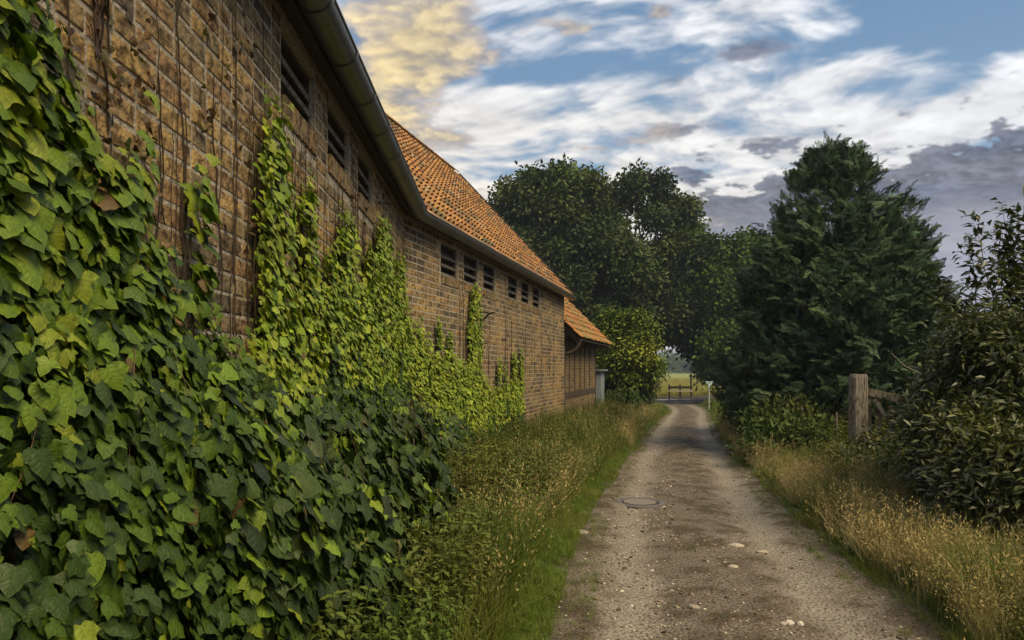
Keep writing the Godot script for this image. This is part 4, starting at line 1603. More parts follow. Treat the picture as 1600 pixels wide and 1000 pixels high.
func make_cypress(label: String, base: Vector3, tall: float, profile: Array, count: int, size: float, tones: Array, top_lean := Vector3.ZERO) -> void:
	var o := thing("cypress_tree", label, "conifer", base, "cypresses beside the lane")
	var wood := Geo.new()
	wood.tube(PackedVector3Array([Vector3(0, -0.1, 0), Vector3(0.03, tall * 0.5, 0), top_lean + Vector3(0, tall * 0.97, 0)]), PackedFloat32Array([0.16, 0.09, 0.015]), 8)
	var sc := [Scatter.new(), Scatter.new()]
	var inner := Scatter.new()
	var n := FastNoiseLite.new()
	n.seed = int(tall * 100)
	n.frequency = 0.55
	for k in count:
		var f := lerpf(1.0 - sqrt(rng.randf()), rng.randf(), 0.5)
		if k % 22 == 0:
			f = rng.randf_range(0.88, 0.99)
		var a := rng.randf() * TAU
		var dir := Vector3(cos(a), 0, sin(a))
		var r := knots(profile, f)
		r *= 1.0 + 0.30 * n.get_noise_3d(cos(a) * 2.4, f * 7.0, sin(a) * 2.4) + 0.16 * n.get_noise_3d(cos(a) * 6.0, f * 19.0, sin(a) * 6.0)
		r *= rng.randf_range(0.80, 1.10) if rng.randf() < 0.7 else rng.randf_range(0.45, 0.85)
		var tip := Vector3(0, f * tall, 0) + dir * r + top_lean * f * f
		var d := (dir * 0.9 + Vector3.UP * (0.75 + 0.7 * f + rng.randfn() * 0.25) + Vector3(rng.randfn(), 0, rng.randfn()) * 0.25).normalized()
		var side := d.cross(Vector3.UP).normalized()
		var tone := vary(tones[rng.randi() % tones.size()], 0.35)
		for q in 10:
			var back := rng.randf()
			var p := tip - d * back * 0.42 * (1.0 - 0.6 * smoothstep(0.8, 1.0, f)) + side * rng.randfn() * 0.10 + Vector3(rng.randfn(), rng.randfn(), rng.randfn()) * 0.05
			var e := (d + side * rng.randfn() * 0.55 + Vector3.UP * rng.randfn() * 0.3 - Vector3.UP * (1.0 - back) * 0.35).normalized()
			var face := Vector3.UP * 0.8 + dir * 0.7 + Vector3(rng.randfn(), rng.randfn(), rng.randfn()) * 0.5
			var x := e.cross(face).normalized()
			var s := size * rng.randf_range(0.6, 1.25)
			sc[(k + q) % 2].add(Transform3D(Basis(x, e, x.cross(e)).scaled_local(Vector3.ONE * s), p - e * s * 0.4), vary(tone, 0.2))
	for k in 60:
		var f := rng.randf_range(0.05, 0.9)
		var a := rng.randf() * TAU
		wood.tube(PackedVector3Array([Vector3(0, f * tall, 0), Vector3(cos(a), 0.35, sin(a)) * knots(profile, f) * 0.75 + Vector3(0, f * tall, 0)]), PackedFloat32Array([0.03, 0.008]), 4)
	part("trunk", wood.mesh(), mat.bark, o)
	for q in 2:
		copies("crown", spray_mesh(20 + q), mat.needle, sc[q], o)

func make_trees() -> void:
	var oak := clump_mesh(31, 9, 0.55, 0.34)
	var small := clump_mesh(32, 10, 0.30, 0.15)
	var dark := [Color(0.051, 0.075, 0.023), Color(0.064, 0.090, 0.027), Color(0.082, 0.106, 0.033), Color(0.041, 0.061, 0.021)]
	var lighter := [Color(0.090, 0.150, 0.024), Color(0.115, 0.175, 0.026), Color(0.072, 0.120, 0.024)]
	var gy := ground_y(6.0, 46.0)
	make_tree("oak_tree", "huge dark green oak rising behind the end of the barn", P(3.6, gy, 47.0), [
		[Vector3(-0.8, 11.4, 0), Vector3(4.8, 4.4, 4.2), 86, 0.95], [Vector3(-3.6, 8.8, 1.0), Vector3(3.4, 2.8, 3.0), 50, 0.85], [Vector3(1.6, 8.2, 1.5), Vector3(4.2, 3.6, 3.6), 72, 0.9], [Vector3(0, 4.6, 1.5), Vector3(4.6, 2.4, 3.0), 46, 0.9]],
		oak, 62, dark, 4.5, 0.55, "tall trees at the end of the lane", null, 0.55)
	make_tree("oak_tree", "broad dark oak whose crown arches over the far end of the lane", P(9.3, gy, 50.0), [
		[Vector3(0.2, 11.8, 0), Vector3(3.8, 4.8, 3.4), 80, 0.95], [Vector3(2.2, 7.6, 0.6), Vector3(3.2, 3.2, 3.0), 62, 0.9], [Vector3(-1.8, 7.0, 1.0), Vector3(3.2, 3.0, 3.0), 54, 0.9], [Vector3(4.6, 4.6, 1.0), Vector3(1.5, 1.6, 1.8), 14, 0.8]],
		oak, 62, dark, 4.0, 0.5, "tall trees at the end of the lane", null, 0.55)
	make_tree("maple_tree", "mid green round-topped tree between the oak and the cypresses", P(16.6, gy, 48.0), [
		[Vector3(-0.9, 8.0, 0), Vector3(2.9, 3.4, 2.8), 66, 0.95], [Vector3(-3.6, 8.2, 0.4), Vector3(2.2, 3.0, 2.2), 40, 0.95], [Vector3(-1.8, 4.2, 0.8), Vector3(2.8, 2.6, 2.6), 44, 0.9], [Vector3(0.8, 4.0, 0), Vector3(2.4, 3.0, 2.4), 30, 0.9]],
		oak, 60, dark.slice(0, 2) + lighter, 3.0, 0.32, "tall trees at the end of the lane")
	make_tree("holly_tree", "low black-green tree at the right end of the lane behind the triangular sign", P(15.9, gy, 45.0), [
		[Vector3(0, 2.6, 0), Vector3(2.2, 2.2, 2.0), 36, 0.75], [Vector3(-1.6, 2.3, 0.3), Vector3(1.4, 0.9, 1.2), 14, 0.6]],
		small, 130, [Color(0.045, 0.068, 0.024), Color(0.056, 0.082, 0.026)], 1.4, 0.2, "tall trees at the end of the lane")
	make_tree("ash_tree", "young yellow-green leafy tree just past the small shed", P(4.6, ground_y(4.6, 28.0), 28.0), [
		[Vector3(0, 2.9, 0), Vector3(1.15, 1.35, 1.1), 40, 0.48], [Vector3(0.35, 2.0, 0.1), Vector3(1.0, 1.0, 1.0), 22, 0.42], [Vector3(-0.55, 3.6, 0), Vector3(0.5, 0.6, 0.5), 8, 0.34]],
		clump_mesh(34, 9, 0.26, 0.15), 62, [Color(0.160, 0.200, 0.022), Color(0.125, 0.165, 0.020), Color(0.200, 0.232, 0.028), Color(0.088, 0.125, 0.018)], 1.4, 0.09)
	make_tree("dark_shrub", "dark shrub filling the foot of the yellow-green tree beside the grey cabinet", P(4.9, ground_y(4.9, 28.6), 28.6), [
		[Vector3(-0.3, 0.9, 0), Vector3(1.3, 0.9, 0.9), 26, 0.45]], small, 70, [Color(0.050, 0.076, 0.020), Color(0.062, 0.090, 0.022)], 0.4, 0.05)
	make_tree("bramble_shrub", "low leafy green shrub in front of the grey cabinet", P(3.9, ground_y(3.9, 24.0), 24.0), [
		[Vector3(0, 0.45, 0), Vector3(0.5, 0.45, 0.5), 12, 0.28]], clump_mesh(35, 9, 0.2, 0.11), 46, [Color(0.045, 0.075, 0.018), Color(0.06, 0.09, 0.02)], 0.25, 0.02)
	# conifers
	var blue := [Color(0.056, 0.096, 0.046), Color(0.074, 0.120, 0.052), Color(0.046, 0.078, 0.040), Color(0.094, 0.138, 0.058)]
	make_cypress("tall pointed dark green cypress behind the gate post", P(7.35, ground_y(7.3, 15.2), 15.2), 6.55,
		[[0.0, 1.9], [0.15, 2.4], [0.3, 2.25], [0.52, 1.85], [0.735, 1.42], [0.866, 1.00], [0.95, 0.62], [1.0, 0.28]], 3000, 0.27, blue, Vector3(-0.22, 0, 0))
	make_cypress("shorter grey-green cypress half hidden left of the tall one", P(8.25, ground_y(8.25, 19.5), 19.5), 5.3,
		[[0.0, 1.25], [0.15, 1.65], [0.35, 1.7], [0.55, 1.45], [0.75, 0.95], [0.9, 0.5], [1.0, 0.05]], 1900, 0.28, [Color(0.070, 0.094, 0.056), Color(0.084, 0.108, 0.064), Color(0.058, 0.080, 0.050)], Vector3(0.2, 0, 0))
	# undergrowth at the conifers' feet
	for a in [[5.6, 13.6, 0.55], [6.5, 16.8, 0.6], [7.4, 20.5, 0.7], [5.2, 12.2, 0.4]]:
		make_tree("undergrowth_shrub", ["dark low shrub under the tall cypress by the verge", "dark low shrub where the two cypresses meet", "dark low shrub at the foot of the grey-green cypress", "small dark shrub on the verge left of the gate post"][used.get("undergrowth_shrub", 0)], P(a[0], ground_y(a[0], a[1]), a[1]), [
			[Vector3(0, a[2] * 0.8, 0), Vector3(0.8, a[2], 0.7), 18, 0.32]], clump_mesh(36, 9, 0.22, 0.11), 50, [Color(0.052, 0.078, 0.020), Color(0.064, 0.092, 0.022), Color(0.085, 0.098, 0.026)], 0.3, 0.02, "dark shrubs below the cypresses")
	# near shrubs on the right
	var lance := clump_mesh(37, 13, 0.20, 0.085, 0.28)
	var privet := [Color(0.052, 0.065, 0.013), Color(0.071, 0.085, 0.014), Color(0.037, 0.048, 0.012), Color(0.094, 0.104, 0.019)]
	make_tree("privet_shrub", "large dense narrow-leaved bush filling the right edge nearest the camera", P(5.5, ground_y(5.5, 6.35), 6.35), [
		[Vector3(0, 1.15, 0), Vector3(1.30, 1.05, 1.15), 110, 0.34], [Vector3(-0.85, 0.75, 0.1), Vector3(0.75, 0.75, 0.8), 60, 0.30], [Vector3(0.5, 1.7, 0.2), Vector3(0.9, 0.6, 0.7), 22, 0.28], [Vector3(-1.1, 0.45, 0.75), Vector3(0.75, 0.5, 0.7), 60, 0.28], [Vector3(0.4, 1.7, -0.2), Vector3(1.0, 0.7, 0.8), 30, 0.3]],
		lance, 96, privet, 0.5, 0.03, "", mat.plainleaf)
	make_tree("variegated_shrub", "rounded shrub with small pale leaves growing over the wooden gate", P(6.2, ground_y(6.2, 9.2), 9.2), [
		[Vector3(0, 0.95, 0), Vector3(0.62, 0.66, 0.55), 40, 0.22], [Vector3(0.5, 0.5, 0.2), Vector3(0.7, 0.5, 0.5), 18, 0.24]],
		clump_mesh(38, 12, 0.16, 0.065, 0.5), 74, [Color(0.075, 0.092, 0.034), Color(0.050, 0.068, 0.024), Color(0.120, 0.130, 0.055)], 0.5, 0.025, "", mat.plainleaf)
	make_tree("bramble_shrub", "low yellowish bramble growing round the foot of the gate post", P(5.0, ground_y(5.0, 9.2), 9.2), [
		[Vector3(0, 0.30, 0), Vector3(0.6, 0.30, 0.5), 16, 0.2]], clump_mesh(39, 10, 0.18, 0.075, 0.55), 50, [Color(0.085, 0.095, 0.022), Color(0.055, 0.078, 0.020), Color(0.11, 0.10, 0.03)], 0.2, 0.012, "", mat.plainleaf)
	# the open twigs that stand up above the near bush
	var o := thing("lilac_shrub", "tall open shrub with long leafy twigs standing above the near bush", "shrub", P(5.2, ground_y(5.2, 6.9), 6.9))
	var w := Geo.new()
	var l := Geo.new()
	for k in 20:
		var tip := Vector3(rng.randf_range(-0.8, 0.8), rng.randf_range(2.05, 3.05), rng.randf_range(-0.4, 0.5))
		if k < 5:
			tip = Vector3([-0.35, -0.15, 0.1, -0.95, -0.7][k], [2.85, 3.05, 2.7, 2.02, 2.12][k], 0.1)
		var p0 := Vector3(rng.randfn() * 0.15, 0, rng.randfn() * 0.15)
		var pts := PackedVector3Array()
		var rad := PackedFloat32Array()
		for q in 9:
			var f := q / 8.0
			pts.append(p0.lerp(tip, f) + Vector3(0, 0.35 * sin(f * PI), 0) + Vector3(rng.randfn(), rng.randfn(), rng.randfn()) * 0.015)
			rad.append(0.012 * (1.1 - f))
		w.tube(pts, rad, 5)
		for q in 120:
			var f := rng.randf_range(0.5, 1.0)
			var p := pts[int(f * 7.99)].lerp(pts[int(f * 7.99) + 1], fmod(f * 7.99, 1.0))
			var off := Vector3(rng.randfn(), rng.randfn(), rng.randfn()) * 0.05
			var d := (Vector3(rng.randfn(), rng.randfn() * 0.6 - 0.2, rng.randfn()) + (tip - p0).normalized() * 0.5)
			spear(l, p + off, d, Vector3(rng.randfn() * 0.4, 1, rng.randfn() * 0.4), rng.randf_range(0.08, 0.14), rng.randf_range(0.034, 0.055), vary(privet[rng.randi() % 4] * 0.8, 0.3), 0.25)
	l.renormal()
	part("twig", w.mesh(), mat.bark, o)
	part("foliage", l.mesh(), mat.plainleaf, o)
	# far trees across the field
	for k in 4:
		var d := 300.0 + 14.0 * (k % 3)
		var x := d * (0.208 + 0.020 * k)
		var hh: float = [8.0, 9.5, 7.0, 9.0][k]
		make_tree("field_tree", ["leftmost hazy tree beyond the field, seen under the oak", "second hazy tree beyond the field, taller than its neighbours", "third hazy tree beyond the field, lowest of the row", "rightmost hazy tree beyond the field, behind the barrier post"][k], P(x, -0.9, d), [
			[Vector3(0, hh * 0.55, 0), Vector3(hh * 0.6, hh * 0.45, hh * 0.5), 20, hh * 0.22]], clump_mesh(40, 8, 1.6, 0.9), 26, lighter, hh * 0.35, 0.3, "hazy trees across the field")

# ================= shed, gate, signs =================
func make_shed() -> void:
	# half-timbered shed that carries on the line of the barn wall
	var L0: float = SEG_L[1] + 0.05
	var L1: float = SEG_L[1] + 5.45
	var o := thing("brick_shed", "small half-timbered brick shed with mossy tile roof at the far end of the barn", "shed", at(1, (L0 + L1) / 2.0, 0.0, 0.0))
	var inv := Transform3D(Basis.IDENTITY, -o.position)
	var core := Geo.new()
	slab(core, 1, L0, L1, 0.039, 0.30, -0.5, 2.62)
	slab(core, 1, L1 - 0.28, L1 - 0.002, 0.30, 5.6, -0.5, 2.62)
	slab(core, 1, L0, L1, 5.3, 5.6, -0.5, 2.62)
	var wall := part("wall", core.mesh(), mat.mortar, o, inv)
	var posts := [L0 + 0.09, L0 + 0.75, L0 + 1.55, L0 + 2.4, L0 + 3.2, L0 + 4.1, L1 - 0.09]
	var bricks := Geo.new()
	var h := 0.10
	var r := 0
	while h < 2.5:
		var t := L0 + (0.0 if r % 2 else -0.126)
		while t < L1:
			var a := maxf(t, L0)
			var b := minf(t + 0.24, L1)
			t += 0.252
			if b - a > 0.04:
				var tone: Array = BRICK[[5, 2, 8, 9, 3, 6][rng.randi() % 6]]
				bricks.block(seg_frame(1, (a + b) / 2.0, 0.08, h + 0.035), b - a, 0.071, 0.05, 0.004, jitter(0.002), vary(Color(tone[0], tone[1], tone[2]), 0.15))
		h += COURSE
		r += 1
	var bw := part("brickwork", bricks.mesh(), mat.brick, wall, Transform3D.IDENTITY)
	bw.set_meta("kind", "stuff")
	for k in posts.size():
		var g := Geo.new()
		var wide := 0.16 if k == 0 or k == posts.size() - 1 else 0.085
		var lo := 0.10 if k == 0 or k == posts.size() - 1 else 1.02
		g.box(seg_frame(1, posts[k], 0.06, (lo + 2.5) / 2.0), Vector3(wide, 2.5 - lo, 0.09), vary(Color(1, 1, 1), 0.2) if k else Color(3.2, 3.0, 2.8))
		part("timber_post", g.mesh(), mat.wood, wall, Transform3D.IDENTITY)
	# rail with flaking pale paint
	var rail := Geo.new()
	var t := L0 + 0.18
	while t < L1 - 0.18:
		var step := rng.randf_range(0.10, 0.34)
		var tone: Color = [Color(5.5, 5.2, 5.4), Color(1.3, 1.1, 1.6), Color(3.6, 3.2, 3.8), Color(1.0, 0.9, 1.2)][rng.randi() % 4]
		rail.box(seg_frame(1, t + step / 2.0, 0.058, 0.93), Vector3(step, 0.15, 0.088), tone)
		t += step
	part("timber_rail", rail.mesh(), mat.wood, wall, Transform3D.IDENTITY)
	# rough stones of the plinth
	for k in 16:
		var sx := rng.randf_range(0.22, 0.42)
		var x := seg_frame(1, L0 + 0.2 + k * 0.33, 0.02, -0.02 + rng.randf() * 0.06)
		x.basis = x.basis * Basis.from_scale(Vector3(sx, 0.24, 0.22))
		var st := part("plinth_stone", stone_mesh(60 + k % 4), mat.stone.duplicate(), wall, x)
		st.material_override.vertex_color_use_as_albedo = false
		st.material_override.albedo_color = vary(Color(0.26, 0.225, 0.18), 0.25).linear_to_srgb()
	# roof
	var pitch := 0.785
	var eave := 2.42
	var s0 := -0.40
	var deck := Geo.new()
	for side in 2:
		var p := []
		for z in [-0.06, -0.02]:
			for q in [[L0 - 0.04, s0], [L1 + 0.55, s0], [L1 + 0.55, 2.8], [L0 - 0.04, 2.8]]:
				var s: float = q[1]
				p.append(at(1, q[0], (5.6 - s) if side else s, eave + (s - s0) * tan(pitch) + z))
		deck.hexa(p)
	var roof := part("roof", deck.mesh(), mat.wood, o, inv)
	roof.set_meta("label", "rusty orange old tile roof with moss patches")
	var tm := tile_mesh(0.2, 0.36, 0.05)
	var sc := Scatter.new()
	var out := seg_out(1)
	var w := -out * cos(pitch) + Vector3.UP * sin(pitch)
	var nn := out * sin(pitch) + Vector3.UP * cos(pitch)
	for rr in 15:
		var tt := L0 - 0.03
		while tt < L1 + 0.55:
			var x := Transform3D(Basis(seg_u(1), w, nn), at(1, tt, s0 - 0.03, eave) + w * (rr * 0.30 + rng.randfn() * 0.008) + nn * rng.randf_range(0.0, 0.008))
			x.basis = x.basis * Basis(Vector3.BACK, rng.randfn() * 0.025)
			var moss := gnoise.get_noise_2d(tt * 1.6, rr * 0.7)
			sc.add(x, vary(Color(0.30, 0.135, 0.042).lerp(Color(0.20, 0.150, 0.050), clampf(0.4 + moss * 1.5, 0, 1)), 0.25))
			tt += 0.188
	copies("roof_tiling", tm, mat.tile, sc, roof)
	for k in 8:
		var g := Geo.new()
		var tt := L0 + 0.05 + k * 0.78
		var a := at(1, tt, s0 + 0.03, eave - 0.10)
		var b := at(1, tt, 0.6, eave - 0.10 + 0.97 * tan(pitch))
		g.box(Transform3D(Basis(seg_u(1), w, nn), (a + b) / 2.0), Vector3(0.09, a.distance_to(b), 0.10), Color(1.6, 1.5, 1.4) if k == 0 else Color.WHITE)
		part("rafter", g.mesh(), mat.wood, roof, Transform3D.IDENTITY)
	# curved bracket under the near end of the eaves
	var g := Geo.new()
	var pts := PackedVector3Array()
	var rad := PackedFloat32Array()
	for k in 7:
		var a := k / 6.0 * PI / 2.0
		pts.append(at(1, L0 + 0.09, -0.02 - 0.36 * sin(a), 2.02 + 0.34 * (1.0 - cos(a)) + 0.05 * k / 6.0))
		rad.append(0.05)
	g.tube(pts, rad, 6, Color(3.0, 2.8, 2.6))
	part("bracket", g.mesh(), mat.wood, o, inv)

func make_cabinet() -> void:
	var x := seg_frame(1, SEG_L[1] + 5.95, 0.12, 0.0)
	var o := thing("metal_cabinet", "grey-blue metal cabinet with a wider flat lid beyond the shed corner", "cabinet", x.origin)
	var b := Basis(seg_u(1), Vector3.UP, seg_out(1))
	var steel := std(0.55, Color(0.20, 0.235, 0.27), mat.stone.albedo_texture, 1.0, null, 1, true)
	var g := Geo.new()
	g.box(Transform3D(b, Vector3(0, 0.80, 0)), Vector3(0.85, 1.50, 0.50))
	part("body", g.mesh(), steel, o)
	g = Geo.new()
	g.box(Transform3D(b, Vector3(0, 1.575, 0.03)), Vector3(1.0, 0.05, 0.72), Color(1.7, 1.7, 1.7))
	part("lid", g.mesh(), steel, o)
	g = Geo.new()
	g.box(Transform3D(b, Vector3(0, 0.82, 0.258)), Vector3(0.74, 1.36, 0.014), Color(1.15, 1.15, 1.15))
	var door := part("door", g.mesh(), steel, o)
	g = Geo.new()
	g.box(Transform3D(b, Vector3(0.28, 0.85, 0.278)), Vector3(0.03, 0.14, 0.026))
	part("handle", g.mesh(), mat.iron, door)
	g = Geo.new()
	g.box(Transform3D(b, Vector3(0, -0.06, 0)), Vector3(0.95, 0.20, 0.60))
	part("base", g.mesh(), mat.mortar, o)

func make_bracket() -> void:
	# iron bracket on the far wall, half in the ivy
	var base := at(1, 2.86, 0.0, 2.42)
	var o := thing("iron_bracket", "small black iron bracket sticking out of the wall above the ivy strand", "bracket", base)
	var out := seg_out(1)
	var g := Geo.new()
	g.box(Transform3D(Basis(seg_u(1), Vector3.UP, out), Vector3(0, 0.0, 0) + out * 0.01), Vector3(0.05, 0.34, 0.02))
	part("wall_plate", g.mesh(), mat.iron, o)
	g = Geo.new()
	g.tube(PackedVector3Array([Vector3(0, -0.05, 0), out * 0.16 + Vector3(0, 0.10, 0), out * 0.24 + Vector3(0, 0.11, 0)]), PackedFloat32Array([0.016, 0.016, 0.014]), 6)
	part("arm", g.mesh(), mat.iron, o)
	g = Geo.new()
	g.tube(PackedVector3Array([Vector3(0, 0.13, 0), out * 0.17 + Vector3(0, 0.10, 0)]), PackedFloat32Array([0.010, 0.010]), 6)
	part("stay", g.mesh(), mat.iron, o)

func make_gate() -> void:
	var d := 10.0
	var x := (1341.0 - 800.0) / 1067.0 * d
	var y := ground_y(x, d)
	var o := thing("gate_post", "thick weathered grey gate post standing alone at the verge", "gate post", P(x, y, d))
	var g := Geo.new()
	var hw := 0.105
	var top := 1.56 - y
	# slightly uneven, with a chamfered head
	var rings := [[-0.1, 1.02], [top * 0.5, 1.0], [top - 0.05, 0.985], [top, 0.86]]
	var prev := []
	for r in rings:
		var ring := []
		for q in 8:
			var c: Array = [[-1.0, -0.8], [-0.8, -1.0], [0.8, -1.0], [1.0, -0.8], [1.0, 0.8], [0.8, 1.0], [-0.8, 1.0], [-1.0, 0.8]][q]
			ring.append(Vector3(c[0] * hw * r[1] + rng.randfn() * 0.003, r[0] + rng.randfn() * 0.003, c[1] * hw * r[1] * 0.9))
		if prev:
			for q in 8:
				g.quad(prev[q], prev[(q + 1) % 8], ring[(q + 1) % 8], ring[q], Vector3(ring[q].x + ring[(q + 1) % 8].x, 0.01, ring[q].z + ring[(q + 1) % 8].z))
		prev = ring
	for q in 6:
		g.tri(prev[0], prev[q + 1], prev[q + 2], Vector3.UP)
	part("post", g.mesh(), mat.greywood, o)
	var b := Geo.new()
	b.tube(PackedVector3Array([Vector3(hw * 0.9, top * 0.42, 0.02), Vector3(hw + 0.05, top * 0.42, 0.05)]), PackedFloat32Array([0.014, 0.014]), 6)
	part("hinge_pin", b.mesh(), mat.iron, o)
	# the gate swings away behind it
	var gp := P(x + 0.12, y, d + 0.05)
	var gate := thing("wooden_gate", "old sagging wooden gate beside the grey post, half swallowed by shrubs", "gate", gp)
	var dir := Vector3(0.93, 0, 0.36).normalized()
	var side := dir.cross(Vector3.UP)
	var put := func(name_: String, a: Vector3, c: Vector3, w: float, t: float, tone: Color) -> void:
		var gg := Geo.new()
		var ax := (c - a).normalized()
		var up := side.cross(ax).normalized()
		gg.box(Transform3D(Basis(ax, up, side), (a + c) / 2.0), Vector3(a.distance_to(c), w, t), tone)
		part(name_, gg.mesh(), mat.greywood, gate)
	put.call("rail", Vector3(0, 1.28, 0), dir * 1.5 + Vector3(0, 0.92, 0), 0.11, 0.09, Color(1, 0.95, 0.85))
	put.call("rail", Vector3(0, 0.35, 0), dir * 1.5 + Vector3(0, 0.24, 0), 0.10, 0.07, Color(0.8, 0.75, 0.7))
	put.call("stile", Vector3(0.05, 0.1, 0), Vector3(0.05, 1.24, 0), 0.09, 0.07, Color(1.1, 1.0, 0.85))
	for k in 8:
		var p := dir * (0.17 + k * 0.17) + side * 0.055
		put.call("slat", p + Vector3(0, 0.14, 0), p + Vector3(0, 1.10 - 0.04 * k + rng.randf_range(-0.03, 0.03), 0), 0.085, 0.022, vary(Color(0.9, 0.8, 0.65), 0.2))
	put.call("brace", dir * 0.12 + Vector3(0, 1.16, 0) + side * 0.085, dir * 0.62 + Vector3(0, 0.32, 0) + side * 0.085, 0.055, 0.03, Color(1.3, 1.2, 1.0))
	# a bare bleached branch over the gate
	var br := thing("dead_branch", "bare bleached forked branch lying over the shrub above the gate", "branch", P(5.75, 1.56, 9.6))
	var bg := Geo.new()
	bg.tube(PackedVector3Array([Vector3(-0.42, 0.30, 0), Vector3(-0.25, 0.12, 0.02), Vector3(0.0, 0.0, 0), Vector3(0.14, -0.06, 0.02), Vector3(0.2, -0.35, 0)]), PackedFloat32Array([0.005, 0.009, 0.013, 0.016, 0.018]), 5, Color(1.6, 1.5, 1.35))
	bg.tube(PackedVector3Array([Vector3(0.14, -0.06, 0.02), Vector3(0.26, 0.0, 0), Vector3(0.36, 0.10, 0)]), PackedFloat32Array([0.012, 0.008, 0.004]), 5, Color(1.6, 1.5, 1.35))
	part("branch", bg.mesh(), mat.greywood, br)
	# thin stakes of an old fence under the cypress
	for a in [[1252, 12.5, 0.95, "thin wooden stake standing under the cypress, farther from the gate post"], [1306, 11.6, 0.85, "thin wooden stake standing under the cypress, next to the gate post"]]:
		var sx: float = (a[0] - 800.0) / 1067.0 * a[1]
		var st := thing("fence_stake", a[3], "stake", P(sx, ground_y(sx, a[1]), a[1]), "old fence stakes")
		var sg := Geo.new()
		sg.tube(PackedVector3Array([Vector3(0, -0.1, 0), Vector3(0.01, a[2] - 0.05, 0), Vector3(0.01, a[2], 0)]), PackedFloat32Array([0.03, 0.028, 0.012]), 6, Color(0.8, 0.75, 0.7))
		part("stake", sg.mesh(), mat.greywood, st)

func tri_plate(g: Geo, w: float, h: float, z: float, thick: float, col: Color) -> void:
	var a := Vector3(-w / 2, 0, z)
	var b := Vector3(w / 2, 0, z)
	var c := Vector3(0, -h, z)
	var o := Vector3(0, 0, -thick)
	g.tri(a, b, c, Vector3.BACK, col)
	g.tri(a + o, b + o, c + o, Vector3.FORWARD, col)
	g.quad(a, b, b + o, a + o, Vector3.UP, col)
	g.quad(b, c, c + o, b + o, Vector3(1, -0.5, 0), col)
	g.quad(a, c, c + o, a + o, Vector3(-1, -0.5, 0), col)

